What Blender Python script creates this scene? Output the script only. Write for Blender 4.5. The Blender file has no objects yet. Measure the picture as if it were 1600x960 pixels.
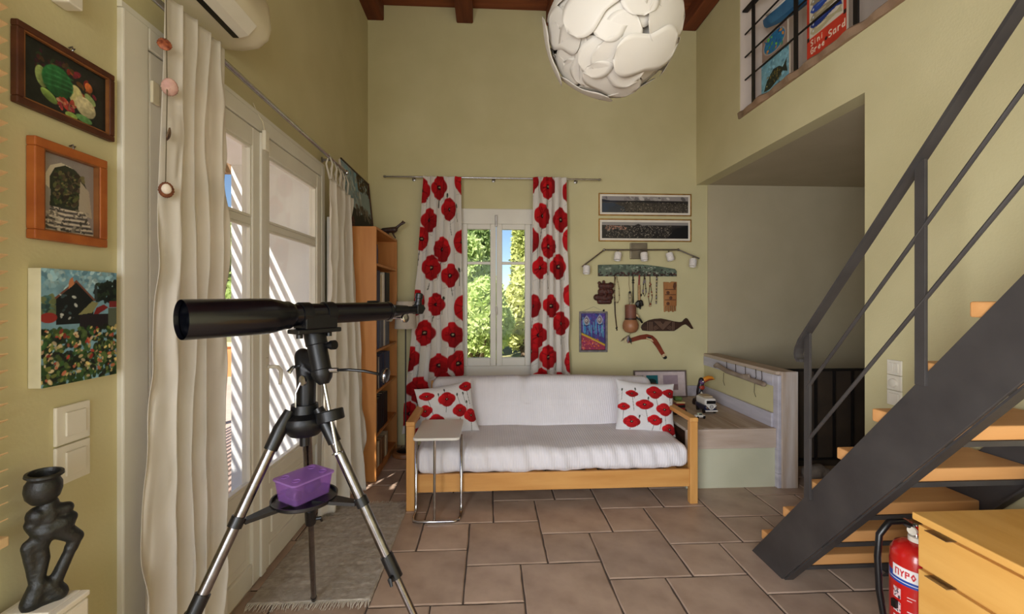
import bpy, bmesh, math, random
import numpy as np
from mathutils import Vector, Matrix
random.seed(7); RNG = np.random.RandomState(11)
SC = bpy.context.scene
COL = SC.collection
PI = math.pi
sin, cos = math.sin, math.cos

# ------------------------------------------------------------------ camera, sky, sun, added fill light, exposure
cam = bpy.data.cameras.new('camera'); cam_o = bpy.data.objects.new('camera', cam); COL.objects.link(cam_o)
cam.sensor_width = 36.0; cam.lens = 36.0 * 675 / 1600; cam.shift_y = -0.0075
cam_o.location = (0, 0, 1.5); cam_o.rotation_euler = (math.radians(90), 0, math.radians(-3.05))
cam.clip_start = 0.02; cam.clip_end = 300
SC.camera = cam_o
SC.view_settings.view_transform = 'Standard'; SC.view_settings.look = 'None'
SC.view_settings.exposure = 0.0; SC.view_settings.gamma = 1.0; SC.view_settings.use_curve_mapping = False

SUN_DIR = Vector((0.53, 0.85, -1.16)).normalized()
world = bpy.data.worlds.new('world'); SC.world = world; world.use_nodes = True
wn = world.node_tree
bg = wn.nodes['Background']
sky = wn.nodes.new('ShaderNodeTexSky'); sky.sky_type = 'NISHITA'; sky.sun_disc = False
sky.sun_elevation = math.asin(-SUN_DIR.z); sky.sun_rotation = math.atan2(-SUN_DIR.x, -SUN_DIR.y)
sky.air_density = 1.0; sky.dust_density = 0.3; sky.ozone_density = 5.0
wn.links.new(sky.outputs[0], bg.inputs[0]); bg.inputs[1].default_value = 0.15
sl = bpy.data.lights.new('sun', 'SUN'); sl.energy = 10.0; sl.angle = math.radians(0.53); sl.color = (1.0, 0.95, 0.86)
slo = bpy.data.objects.new('sun', sl); COL.objects.link(slo); slo.rotation_euler = SUN_DIR.to_track_quat('-Z', 'Y').to_euler()
slo.location = (-6, -8, 12)

def fill_light(name, loc, direction, w, h, power, color=(0.93, 0.96, 1.0)):
    a = bpy.data.lights.new(name, 'AREA'); a.shape = 'RECTANGLE'; a.size = w; a.size_y = h; a.energy = power; a.color = color
    o = bpy.data.objects.new(name, a); COL.objects.link(o); o.location = loc
    o.rotation_euler = Vector(direction).to_track_quat('-Z', 'Y').to_euler()
    return o
# added fill lamps behind the camera, standing at openings made up for them
fill_light('rear_fill', (0.4, -2.85, 1.55), (0, 1, -0.2), 2.6, 2.1, 66)
fill_light('side_fill', (-1.20, -1.25, 1.35), (1, 0.18, -0.25), 1.9, 2.2, 215)

# ------------------------------------------------------------------ materials
def lin(c):
    out = []
    for v in c:
        v = v / 255.0
        out.append(v / 12.92 if v <= 0.04045 else ((v + 0.055) / 1.055) ** 2.4)
    return tuple(out)
MATS = {}
def mat(name, col, rough=0.6, metal=0.0, col2=None, scale=8.0, bump=0.0, bscale=60.0, stretch=(1, 1, 1), spec=0.5,
        rnd=0.0, trans=0.0, coat=0.0, detail=4.0, wave=None):
    """Principled material: two colours mixed by object-space noise, optional bump, per-object variation and translucency"""
    if name in MATS: return MATS[name]
    m = bpy.data.materials.new(name); m.use_nodes = True
    nt = m.node_tree; N = nt.nodes; L = nt.links
    p = N['Principled BSDF']
    p.inputs['Roughness'].default_value = rough; p.inputs['Metallic'].default_value = metal
    p.inputs['Specular IOR Level'].default_value = spec
    if coat: p.inputs['Coat Weight'].default_value = coat
    c1 = lin(col); c2 = lin(col2) if col2 else tuple(x * 0.86 for x in c1)
    tc = N.new('ShaderNodeTexCoord'); mp = N.new('ShaderNodeMapping'); mp.inputs['Scale'].default_value = stretch
    L.new(tc.outputs['Object'], mp.inputs['Vector'])
    no = N.new('ShaderNodeTexNoise'); no.inputs['Scale'].default_value = scale; no.inputs['Detail'].default_value = detail
    L.new(mp.outputs['Vector'], no.inputs['Vector'])
    rp = N.new('ShaderNodeValToRGB'); rp.color_ramp.elements[0].position = 0.32; rp.color_ramp.elements[1].position = 0.68
    rp.color_ramp.elements[0].color = (*c1, 1); rp.color_ramp.elements[1].color = (*c2, 1)
    L.new(no.outputs['Fac'], rp.inputs['Fac'])
    out = rp.outputs['Color']
    if rnd:
        oi = N.new('ShaderNodeObjectInfo'); hs = N.new('ShaderNodeHueSaturation')
        mr = N.new('ShaderNodeMapRange'); mr.inputs['To Min'].default_value = 1 - rnd; mr.inputs['To Max'].default_value = 1 + rnd
        L.new(oi.outputs['Random'], mr.inputs['Value']); L.new(mr.outputs['Result'], hs.inputs['Value'])
        L.new(out, hs.inputs['Color']); out = hs.outputs['Color']
    L.new(out, p.inputs['Base Color'])
    if bump:
        b = N.new('ShaderNodeBump'); b.inputs['Strength'].default_value = bump; b.inputs['Distance'].default_value = 0.01
        if wave:
            n2 = N.new('ShaderNodeTexWave'); n2.bands_direction = wave; n2.inputs['Scale'].default_value = bscale
            n2.inputs['Distortion'].default_value = 1.2; n2.inputs['Detail Scale'].default_value = 2.0
        else:
            n2 = N.new('ShaderNodeTexNoise'); n2.inputs['Scale'].default_value = bscale; n2.inputs['Detail'].default_value = 5
        L.new(mp.outputs['Vector'] if not wave else tc.outputs['Object'], n2.inputs['Vector'])
        L.new(n2.outputs['Fac'], b.inputs['Height']); L.new(b.outputs['Normal'], p.inputs['Normal'])
    if trans:
        t = N.new('ShaderNodeBsdfTranslucent'); mx = N.new('ShaderNodeMixShader'); mx.inputs[0].default_value = trans
        L.new(out, t.inputs['Color']); L.new(p.outputs[0], mx.inputs[1]); L.new(t.outputs[0], mx.inputs[2])
        L.new(mx.outputs[0], N['Material Output'].inputs[0])
    MATS[name] = m; return m
def wood(name, c1, c2, rough=0.45, along='x', scale=5.0, bump=0.06, rnd=0.0, coat=0.0):
    st = {'x': (0.12, 1, 1), 'y': (1, 0.12, 1), 'z': (1, 1, 0.12)}[along]
    st = tuple(v * 3 for v in st)
    return mat(name, c1, rough, 0, c2, scale, bump, 30, st, 0.4, rnd, 0, coat, 6)
def print_mat(name, rough=0.7, trans=0.0, bump=0.0, bscale=200, wave=None, coat=0.0):
    """surface whose flat print is stored on the mesh as a colour attribute, broken up by a fine noise"""
    if name in MATS: return MATS[name]
    m = bpy.data.materials.new(name); m.use_nodes = True
    nt = m.node_tree; N = nt.nodes; L = nt.links; p = N['Principled BSDF']
    p.inputs['Roughness'].default_value = rough; p.inputs['Specular IOR Level'].default_value = 0.3
    if coat: p.inputs['Coat Weight'].default_value = coat
    at = N.new('ShaderNodeAttribute'); at.attribute_name = 'Col'
    no = N.new('ShaderNodeTexNoise'); no.inputs['Scale'].default_value = 300
    mr = N.new('ShaderNodeMapRange'); mr.inputs['To Min'].default_value = 0.93; mr.inputs['To Max'].default_value = 1.07
    hs = N.new('ShaderNodeHueSaturation')
    tc = N.new('ShaderNodeTexCoord'); L.new(tc.outputs['Object'], no.inputs['Vector'])
    L.new(no.outputs['Fac'], mr.inputs['Value']); L.new(mr.outputs['Result'], hs.inputs['Value']); L.new(at.outputs['Color'], hs.inputs['Color'])
    L.new(hs.outputs['Color'], p.inputs['Base Color'])
    if bump:
        b = N.new('ShaderNodeBump'); b.inputs['Strength'].default_value = bump; b.inputs['Distance'].default_value = 0.005
        n2 = N.new('ShaderNodeTexNoise'); n2.inputs['Scale'].default_value = bscale
        L.new(tc.outputs['Object'], n2.inputs['Vector']); L.new(n2.outputs['Fac'], b.inputs['Height']); L.new(b.outputs['Normal'], p.inputs['Normal'])
    if trans:
        t = N.new('ShaderNodeBsdfTranslucent'); mx = N.new('ShaderNodeMixShader'); mx.inputs[0].default_value = trans
        L.new(hs.outputs['Color'], t.inputs['Color']); L.new(p.outputs[0], mx.inputs[1]); L.new(t.outputs[0], mx.inputs[2])
        L.new(mx.outputs[0], N['Material Output'].inputs[0])
    MATS[name] = m; return m
def glass_mat(name, tint=(1, 1, 1), refl=0.06, milky=0.0, body=(1, 1, 1)):
    if name in MATS: return MATS[name]
    m = bpy.data.materials.new(name); m.use_nodes = True
    nt = m.node_tree; N = nt.nodes; L = nt.links
    N.remove(N['Principled BSDF'])
    tr = N.new('ShaderNodeBsdfTransparent'); tr.inputs[0].default_value = (*tint, 1)
    gl = N.new('ShaderNodeBsdfGlossy'); gl.inputs['Roughness'].default_value = 0.05
    mx = N.new('ShaderNodeMixShader')
    lw = N.new('ShaderNodeLayerWeight'); lw.inputs['Blend'].default_value = 0.25
    mr = N.new('ShaderNodeMapRange'); mr.inputs['To Min'].default_value = refl * 0.08; mr.inputs['To Max'].default_value = 0.12
    L.new(lw.outputs['Fresnel'], mr.inputs['Value']); L.new(mr.outputs[0], mx.inputs[0])
    L.new(tr.outputs[0], mx.inputs[1]); L.new(gl.outputs[0], mx.inputs[2])
    last = mx
    if milky:
        df = N.new('ShaderNodeBsdfDiffuse'); df.inputs[0].default_value = (*body, 1)
        tl = N.new('ShaderNodeBsdfTranslucent'); tl.inputs[0].default_value = (*body, 1)
        m1 = N.new('ShaderNodeMixShader'); m1.inputs[0].default_value = 0.5
        L.new(df.outputs[0], m1.inputs[1]); L.new(tl.outputs[0], m1.inputs[2])
        m2 = N.new('ShaderNodeMixShader'); m2.inputs[0].default_value = milky
        L.new(mx.outputs[0], m2.inputs[1]); L.new(m1.outputs[0], m2.inputs[2]); last = m2
    L.new(last.outputs[0], N['Material Output'].inputs[0])
    MATS[name] = m; return m

PAINT = mat('wall_paint', (209, 200, 157), 0.9, 0, (201, 192, 148), 2.5, 0.08, 90)
PAINT_IN = mat('reveal_paint', (240, 240, 240), 0.9, 0, (233, 233, 232), 3, 0.06, 80)
LOFTP = mat('loft_paint', (222, 208, 196), 0.9, 0, (214, 200, 188), 3, 0.05, 80)
PASSP = mat('passage_paint_shaded', (188, 176, 148), 0.9, 0, (180, 168, 140), 2.5, 0.06, 90)  # wall paint with the passage's shade put into its colour
WHITE = mat('white_joinery', (228, 224, 212), 0.4, 0, (222, 217, 205), 5, 0.02, 60)
PLASTIC = mat('white_plastic', (232, 226, 210), 0.35, 0, (226, 220, 204), 6)
CREAM = mat('cream_plastic', (226, 216, 188), 0.4, 0, (220, 210, 182), 6)
CHROME = mat('chrome', (200, 200, 205), 0.18, 1.0, (180, 180, 186), 20)
STEEL = mat('brushed_steel', (165, 160, 155), 0.35, 1.0, (140, 136, 132), 20)
DSTEEL = mat('dark_steel', (72, 68, 66), 0.55, 0.25, (60, 56, 55), 6, 0.05, 40)
BLACK = mat('black_plastic', (16, 16, 19), 0.35, 0, (11, 11, 13), 12)
TUBE = mat('black_tube_enamel', (8, 9, 16), 0.26, 0, (6, 7, 12), 12, coat=0.1)
BLACKM = mat('black_cast_metal', (20, 20, 23), 0.4, 0.3, (14, 14, 16), 30, 0.05, 120)
PINE = wood('pine', (214, 160, 92), (196, 138, 72), 0.45, 'x')
PINEY = wood('pine_upright', (214, 160, 92), (196, 138, 72), 0.45, 'z')
PINEL = wood('pine_lengthwise', (214, 160, 92), (196, 138, 72), 0.45, 'y')
BEECH = wood('beech_tread', (214, 158, 100), (200, 142, 84), 0.5, 'x')
BIRCH = wood('birch_chest', (218, 168, 92), (205, 152, 76), 0.4, 'y', coat=0.15)
BOOKW = wood('bookcase_wood', (206, 142, 78), (188, 122, 62), 0.45, 'z')
BEAMW = wood('beam_wood', (128, 66, 34), (96, 46, 24), 0.7, 'y', rnd=0.12)
PLANKW = wood('ceiling_plank_wood', (140, 76, 42), (112, 56, 30), 0.7, 'x', rnd=0.15)
WASH = wood('whitewashed_wood', (206, 196, 190), (170, 146, 122), 0.7, 'z', 4, 0.15)
WASHX = wood('whitewashed_wood_long', (200, 184, 168), (168, 146, 124), 0.7, 'y', 4, 0.15)
WASHB = wood('grey_blue_washed_wood', (204, 200, 208), (172, 168, 178), 0.7, 'y', 4, 0.15)
DKWOOD = wood('dark_carved_wood', (70, 44, 30), (46, 28, 20), 0.5, 'x', 8, 0.3)
REDWOOD = wood('red_brown_wood', (138, 60, 34), (112, 44, 26), 0.4, 'x')
EBONY = mat('ebony', (30, 30, 26), 0.45, 0, (18, 18, 16), 10, 0.3, 60)
SHEER = mat('white_curtain_cloth', (238, 232, 222), 0.9, 0, (230, 224, 212), 6, 0.05, 300, trans=0.4)
LINEN = mat('white_cover_cloth', (232, 228, 232), 0.9, 0, (224, 220, 224), 5, 0.16, 17, wave='X')
GROUT = mat('grout', (92, 80, 72), 0.9, 0, (76, 66, 60), 20, 0.2, 120)
TILE = mat('floor_tile', (190, 166, 147), 0.38, 0, (160, 136, 118), 5, 0.18, 9, rnd=0.13, detail=8)
SHADE = mat('pendant_petal_plastic', (222, 216, 206), 0.5, 0, (218, 211, 200), 6, trans=0.25)
GLASS = glass_mat('window_glass')
PRINT = print_mat('printed_picture', 0.6)
PRINTG = print_mat('printed_picture_under_glass', 0.35, coat=0.3)
CLOTHP = print_mat('printed_cotton', 0.9, 0.22, 0.1, 500)

# ------------------------------------------------------------------ object helpers
ORG = {}
def put(o, label=None, cat=None, group=None, kind=None):
    if label: o['label'] = label
    if cat: o['category'] = cat
    if group: o['group'] = group
    if kind: o['kind'] = kind
    return o
def thing(name, loc, label=None, cat=None, group=None, kind=None):
    o = bpy.data.objects.new(name, None); COL.objects.link(o); o.location = loc; o.empty_display_size = 0.05
    ORG[o.name] = Vector(loc)
    return put(o, label, cat, group, kind)
def link_mesh(name, me, material, parent=None, origin=None, smooth=False, bevel=0.0, solid=0.0, subsurf=0, angle=35):
    V = np.empty(len(me.vertices) * 3, dtype=np.float64); me.vertices.foreach_get('co', V); V = V.reshape(-1, 3)
    if parent is not None: org = ORG[parent.name]
    elif origin is not None: org = Vector(origin)
    else:
        lo, hi = V.min(0), V.max(0); org = Vector(((lo[0] + hi[0]) / 2, (lo[1] + hi[1]) / 2, lo[2]))
    V -= np.array(org)[None]
    me.vertices.foreach_set('co', V.ravel()); me.update()
    if material is not None: me.materials.append(material)
    o = bpy.data.objects.new(name, me); COL.objects.link(o)
    if parent is not None: o.parent = parent
    else: o.location = org
    ORG[o.name] = org
    if smooth == 'auto':
        me.shade_smooth() if hasattr(me, 'shade_smooth') else None
        try: me.set_sharp_from_angle(angle=math.radians(angle))
        except Exception: pass
    elif smooth:
        me.polygons.foreach_set('use_smooth', [True] * len(me.polygons))
    if solid:
        s = o.modifiers.new('thickness', 'SOLIDIFY'); s.thickness = solid; s.offset = 0
    if bevel:
        b = o.modifiers.new('bevel', 'BEVEL'); b.width = bevel; b.segments = 2; b.limit_method = 'ANGLE'; b.angle_limit = math.radians(40)
    if subsurf:
        s = o.modifiers.new('subdiv', 'SUBSURF'); s.levels = subsurf; s.render_levels = subsurf
    return o
def frame_of(d):
    d = Vector(d).normalized(); a = Vector((0, 0, 1)) if abs(d.z) < 0.95 else Vector((1, 0, 0))
    x = a.cross(d).normalized(); return x, d.cross(x).normalized(), d
class MB:
    def __init__(s): s.v = []; s.f = []
    def add(s, vs, fs):
        n = len(s.v); s.v += [tuple(v) for v in vs]; s.f += [tuple(n + i for i in f) for f in fs]; return s
    def box(s, lo, hi, rot=None, about=None):
        x0, y0, z0 = lo; x1, y1, z1 = hi
        vs = [(x0, y0, z0), (x1, y0, z0), (x1, y1, z0), (x0, y1, z0), (x0, y0, z1), (x1, y0, z1), (x1, y1, z1), (x0, y1, z1)]
        if rot is not None:
            c = Vector(about) if about is not None else (Vector(lo) + Vector(hi)) / 2
            vs = [c + rot @ (Vector(v) - c) for v in vs]
        return s.add(vs, [(0, 3, 2, 1), (4, 5, 6, 7), (0, 1, 5, 4), (1, 2, 6, 5), (2, 3, 7, 6), (3, 0, 4, 7)])
    def tube(s, pts, r, n=12, cap=True, flat=None):
        """tube through points, radius number or list; flat=(a,b,up) sweeps an a x b rectangle"""
        P = [Vector(p) for p in pts]; R = r if isinstance(r, (list, tuple)) else [r] * len(P)
        vs = []; prev = None
        for i, p in enumerate(P):
            t = (P[min(i + 1, len(P) - 1)] - P[max(i - 1, 0)]).normalized()
            if prev is None: x, y, _ = frame_of(t)
            else:
                x = (prev - t * prev.dot(t)); x = x.normalized() if x.length > 1e-6 else frame_of(t)[0]; y = t.cross(x)
            prev = x
            for k in range(n):
                a = 2 * PI * k / n; vs.append(p + (x * cos(a) + y * sin(a)) * R[i])
        fs = []
        for i in range(len(P) - 1):
            for k in range(n):
                fs.append((i * n + k, i * n + (k + 1) % n, (i + 1) * n + (k + 1) % n, (i + 1) * n + k))
        if cap:
            fs.append(tuple(reversed(range(n)))); fs.append(tuple((len(P) - 1) * n + k for k in range(n)))
        return s.add(vs, fs)
    def lathe(s, prof, base, axis=(0, 0, 1), n=24, cap=True):
        """profile of (radius, distance along axis)"""
        x, y, d = frame_of(axis); b = Vector(base); vs = []; fs = []
        for r, h_ in prof:
            for k in range(n):
                a = 2 * PI * k / n; vs.append(b + d * h_ + (x * cos(a) + y * sin(a)) * max(r, 1e-5))
        for i in range(len(prof) - 1):
            for k in range(n): fs.append((i * n + k, i * n + (k + 1) % n, (i + 1) * n + (k + 1) % n, (i + 1) * n + k))
        if cap: fs.append(tuple(reversed(range(n)))); fs.append(tuple((len(prof) - 1) * n + k for k in range(n)))
        return s.add(vs, fs)
    def prism(s, poly, o, eu, ev, en, t):
        """polygon in the plane o+a*eu+b*ev extruded by t along en"""
        o, eu, ev, en = Vector(o), Vector(eu), Vector(ev), Vector(en); n = len(poly)
        A = [o + eu * a + ev * b for a, b in poly]; B = [p + en * t for p in A]
        return s.add(A + B, [tuple(reversed(range(n))), tuple(range(n, 2 * n))] + [(i, (i + 1) % n, n + (i + 1) % n, n + i) for i in range(n)])
    def ball(s, c, r, n=12, m=8):
        rx, ry, rz = r if isinstance(r, (list, tuple)) else (r, r, r); c = Vector(c); vs = []; fs = []
        for i in range(m + 1):
            th = PI * i / m
            for k in range(n):
                a = 2 * PI * k / n
                vs.append(c + Vector((rx * max(sin(th), 1e-4) * cos(a), ry * max(sin(th), 1e-4) * sin(a), -rz * cos(th))))
        for i in range(m):
            for k in range(n): fs.append((i * n + k, i * n + (k + 1) % n, (i + 1) * n + (k + 1) % n, (i + 1) * n + k))
        return s.add(vs, fs)
    def build(s, name, material, parent=None, **kw):
        me = bpy.data.meshes.new(name); me.from_pydata([tuple(v) for v in s.v], [], s.f); me.update()
        bm = bmesh.new(); bm.from_mesh(me); bmesh.ops.recalc_face_normals(bm, faces=bm.faces); bm.to_mesh(me); bm.free()
        return link_mesh(name, me, material, parent, **kw)
def box(name, lo, hi, material, parent=None, **kw):
    return MB().box(lo, hi).build(name, material, parent, **kw)
def grid(name, P, material, parent=None, col=None, **kw):
    """P: (ny,nx,3) array of points, col: (ny,nx,3) sRGB print"""
    ny, nx = P.shape[:2]; me = bpy.data.meshes.new(name)
    idx = np.arange(ny * nx).reshape(ny, nx)
    F = np.stack([idx[:-1, :-1], idx[:-1, 1:], idx[1:, 1:], idx[1:, :-1]], -1).reshape(-1, 4)
    me.vertices.add(ny * nx); me.vertices.foreach_set('co', P.reshape(-1).astype(np.float32))
    me.loops.add(F.size); me.loops.foreach_set('vertex_index', F.ravel().astype(np.int32))
    me.polygons.add(len(F)); me.polygons.foreach_set('loop_start', (np.arange(len(F)) * 4).astype(np.int32))
    me.polygons.foreach_set('loop_total', np.full(len(F), 4, dtype=np.int32)) if bpy.app.version < (4, 1, 0) else None
    me.update(calc_edges=True); me.validate()
    if col is not None: paint(me, col)
    return link_mesh(name, me, material, parent, **kw)
def paint(me, col):
    c = np.clip(col.reshape(-1, 3), 0, 255) / 255.0
    l = np.where(c <= 0.04045, c / 12.92, ((c + 0.055) / 1.055) ** 2.4)
    a = me.color_attributes.new('Col', 'FLOAT_COLOR', 'POINT')
    a.data.foreach_set('color', np.concatenate([l, np.ones((len(l), 1))], 1).astype(np.float32).ravel())
def vnoise(ny, nx, cells, seed=0):
    """smooth value noise in 0..1"""
    r = np.random.RandomState(seed); out = np.zeros((ny, nx)); amp = 1; tot = 0
    for k in range(3):
        cy = max(2, int(cells * 2 ** k * ny / max(nx, ny)) + 2); cx_ = max(2, int(cells * 2 ** k * nx / max(nx, ny)) + 2)
        g = r.rand(cy, cx_); y = np.linspace(0, cy - 1.001, ny); x = np.linspace(0, cx_ - 1.001, nx)
        yi = y.astype(int); xi = x.astype(int); fy = (y - yi)[:, None]; fx = (x - xi)[None]
        fy = fy * fy * (3 - 2 * fy); fx = fx * fx * (3 - 2 * fx)
        a = g[yi][:, xi]; b = g[yi][:, xi + 1]; c = g[yi + 1][:, xi]; d = g[yi + 1][:, xi + 1]
        out += amp * ((a * (1 - fx) + b * fx) * (1 - fy) + (c * (1 - fx) + d * fx) * fy); tot += amp; amp *= 0.5
    return out / tot
class Cv:
    """painting surface in metres, origin lower left, sRGB colours"""
    def __init__(s, w, h, n, base):
        s.w, s.h = w, h; s.ny = n; s.nx = max(8, int(n * w / h))
        s.X, s.Y = np.meshgrid(np.linspace(0, w, s.nx), np.linspace(0, h, s.ny))
        s.C = np.ones((s.ny, s.nx, 3)) * np.array(base, dtype=float); s.seed = 3
    def fill(s, m, col, a=1.0):
        m = (np.clip(m.astype(float), 0, 1) * a)[..., None]; s.C = s.C * (1 - m) + np.array(col, dtype=float) * m; return s
    def ell(s, x, y, rx, ry, col, rot=0.0, a=1.0, shade=0.0):
        c, q = cos(rot), sin(rot); dx = s.X - x; dy = s.Y - y
        u = (dx * c + dy * q) / rx; v = (-dx * q + dy * c) / ry; d = u * u + v * v
        m = np.clip((1 - d) * 6, 0, 1)
        cc = np.array(col, dtype=float)
        if shade: cc = cc[None, None] * (1 + shade * (-u * 0.5 + v * 0.6))[..., None]
        mm = (m * a)[..., None]; s.C = s.C * (1 - mm) + cc * mm; return s
    def rect(s, x0, y0, x1, y1, col, a=1.0): return s.fill((s.X >= x0) & (s.X <= x1) & (s.Y >= y0) & (s.Y <= y1), col, a)
    def poly(s, pts, col, a=1.0):
        m = np.zeros(s.X.shape, bool); n = len(pts)
        for i in range(n):
            (x1, y1), (x2, y2) = pts[i], pts[(i + 1) % n]
            if y1 == y2: continue
            m ^= ((y1 > s.Y) != (y2 > s.Y)) & (s.X < (x2 - x1) * (s.Y - y1) / (y2 - y1) + x1)
        return s.fill(m, col, a)
    def line(s, pts, w, col, a=1.0):
        for (x1, y1), (x2, y2) in zip(pts[:-1], pts[1:]):
            l2 = (x2 - x1) ** 2 + (y2 - y1) ** 2 + 1e-12
            t = np.clip(((s.X - x1) * (x2 - x1) + (s.Y - y1) * (y2 - y1)) / l2, 0, 1)
            d = np.hypot(s.X - x1 - t * (x2 - x1), s.Y - y1 - t * (y2 - y1)); s.fill(np.clip((w - d) / w * 3, 0, 1), col, a)
        return s
    def mottle(s, amt, cells, seed=0):
        s.C = s.C * (1 + amt * (vnoise(s.ny, s.nx, cells, seed)[..., None] - 0.5) * 2); return s
    def dabs(s, n, x0, y0, x1, y1, cols, size, seed=0):
        r = np.random.RandomState(seed)
        for i in range(n):
            x, y = r.uniform(x0, x1), r.uniform(y0, y1); k = r.uniform(0.5, 1.3) * size
            j0, j1 = [int(np.clip(v / s.w * (s.nx - 1), 0, s.nx)) for v in (x - 2 * k, x + 2 * k + s.w / s.nx)]
            i0, i1 = [int(np.clip(v / s.h * (s.ny - 1), 0, s.ny)) for v in (y - 2 * k, y + 2 * k + s.h / s.ny)]
            if j1 <= j0 or i1 <= i0: continue
            a = r.uniform(0, PI); dx = s.X[i0:i1, j0:j1] - x; dy = s.Y[i0:i1, j0:j1] - y
            u = (dx * cos(a) + dy * sin(a)) / k; v = (-dx * sin(a) + dy * cos(a)) / (k * 0.6)
            m = (np.clip((1 - u * u - v * v) * 3, 0, 1) * 0.9)[..., None]
            c = np.array(cols[r.randint(len(cols))], dtype=float) * r.uniform(0.8, 1.15)
            s.C[i0:i1, j0:j1] = s.C[i0:i1, j0:j1] * (1 - m) + c * m
        return s
    def text(s, word, x, y, k, w, col):
        G = {'S': [[(.9, .9), (.4, 1), (.1, .8), (.3, .55), (.7, .45), (.9, .2), (.5, 0), (.1, .1)]], 'a': [[(.8, .6), (.3, .6), (.1, .3), (.3, 0), (.8, .15)], [(.8, .6), (.85, 0)]],
             'r': [[(.2, .6), (.2, 0)], [(.2, .4), (.5, .6), (.8, .55)]], 'd': [[(.8, .5), (.3, .5), (.1, .25), (.3, 0), (.8, .1)], [(.8, 1), (.8, 0)]],
             'i': [[(.4, .6), (.4, 0)], [(.4, .85), (.42, .88)]], 'n': [[(.1, .6), (.1, 0)], [(.1, .4), (.5, .6), (.8, .4), (.8, 0)]],
             'G': [[(.9, .8), (.5, 1), (.1, .6), (.2, .1), (.6, 0), (.9, .2), (.9, .45), (.6, .45)]], 'e': [[(.1, .3), (.8, .35), (.5, .6), (.1, .3), (.4, 0), (.8, .1)]],
             'P': [[(.1, 0), (.1, 1), (.9, 1), (.9, 0)]], 'U': [[(.1, 1), (.5, .5), (.9, 1)], [(.5, .5), (.5, 0)]], 'R': [[(.1, 0), (.1, 1), (.8, .95), (.8, .55), (.1, .5)]], 'O': [[(.5, 1), (.1, .5), (.5, 0), (.9, .5), (.5, 1)]]}
        for i, ch in enumerate(word):
            for st in G[ch]: s.line([(x + (i * 1.15 + a * 0.9) * k * 0.7, y + b * k) for a, b in st], w, col)
        return s
    def onto(s, name, o, eu, ev, material, parent):
        """flat print: origin corner o, unit vectors along width and height"""
        P = np.array(o)[None, None] + s.X[..., None] * np.array(eu)[None, None] + s.Y[..., None] * np.array(ev)[None, None]
        return grid(name, P, material, parent, s.C)
def softbox(lo, hi, r, n=(12, 8, 4), fn=None):
    """rounded box, welded; fn(V) -> V displaces the (k,3) points"""
    lo = np.array(lo, float); hi = np.array(hi, float); bm = bmesh.new(); me = bpy.data.meshes.new('soft')
    V = {}; F = []
    def vid(p):
        k = tuple(np.round(p, 6))
        if k not in V: V[k] = len(V)
        return V[k]
    for ax in range(3):
        a, b = [i for i in range(3) if i != ax]
        for side in (0, 1):
            for i in range(n[a]):
                for j in range(n[b]):
                    q = []
                    for di, dj in ((0, 0), (1, 0), (1, 1), (0, 1)):
                        p = np.zeros(3); p[ax] = side; p[a] = (i + di) / n[a]; p[b] = (j + dj) / n[b]; q.append(vid(p))
                    F.append(q if (side == 1) == ((ax != 1)) else q[::-1])
    U = np.array(list(V.keys())); P = lo + U * (hi - lo)
    ins = np.clip(P, lo + r, hi - r); D = P - ins; L = np.linalg.norm(D, axis=1, keepdims=True)
    P = ins + np.where(L > 1e-9, D / np.maximum(L, 1e-9) * np.minimum(L, r), 0)
    if fn is not None: P = fn(P, U)
    bm.free(); me.from_pydata([tuple(p) for p in P], [], F); me.update(); return me
def blobs(name, parts, material, parent=None, voxel=0.004, **kw):
    """one continuous body: capsules [(p0,p1,r0,r1)] fused by a voxel remesh"""
    mb = MB()
    for p0, p1, r0, r1 in parts:
        p0, p1 = Vector(p0), Vector(p1)
        mb.tube([p0.lerp(p1, t) for t in (0, 0.5, 1)], [r0, (r0 + r1) / 2, r1], 10)
        mb.ball(p0, r0, 10, 6); mb.ball(p1, r1, 10, 6)
    o = mb.build(name, material, parent, **kw)
    m = o.modifiers.new('fuse', 'REMESH'); m.mode = 'VOXEL'; m.voxel_size = voxel; m.use_smooth_shade = True
    s = o.modifiers.new('smooth', 'SMOOTH'); s.iterations = 4; s.factor = 0.5
    return o
def holed(axis, a, b, rect, holes):
    """wall slab between a and b on axis ('x' or 'y'), rect=(u0,u1,z0,z1), with rectangular holes, as one mesh"""
    us = sorted({rect[0], rect[1], *[h_[0] for h_ in holes], *[h_[1] for h_ in holes]}); zs = sorted({rect[2], rect[3], *[h_[2] for h_ in holes], *[h_[3] for h_ in holes]})
    mb = MB()
    for u0, u1 in zip(us[:-1], us[1:]):
        for z0, z1 in zip(zs[:-1], zs[1:]):
            cu, cz = (u0 + u1) / 2, (z0 + z1) / 2
            if any(h_[0] < cu < h_[1] and h_[2] < cz < h_[3] for h_ in holes): continue
            if axis == 'x': mb.box((a, u0, z0), (b, u1, z1))
            else: mb.box((u0, a, z0), (u1, b, z1))
    return mb

# ------------------------------------------------------------------ the room shell
XL, XR, YB, YF, ZC = -1.24, 2.21, 4.50, -2.9, 4.52
DY0, DY1 = 1.51, 3.29                      # glazed door opening
floor = put(box('floor', (XL - 0.05, YF, -0.12), (4.3, YB + 0.05, -0.006), GROUT), kind='structure')
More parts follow.
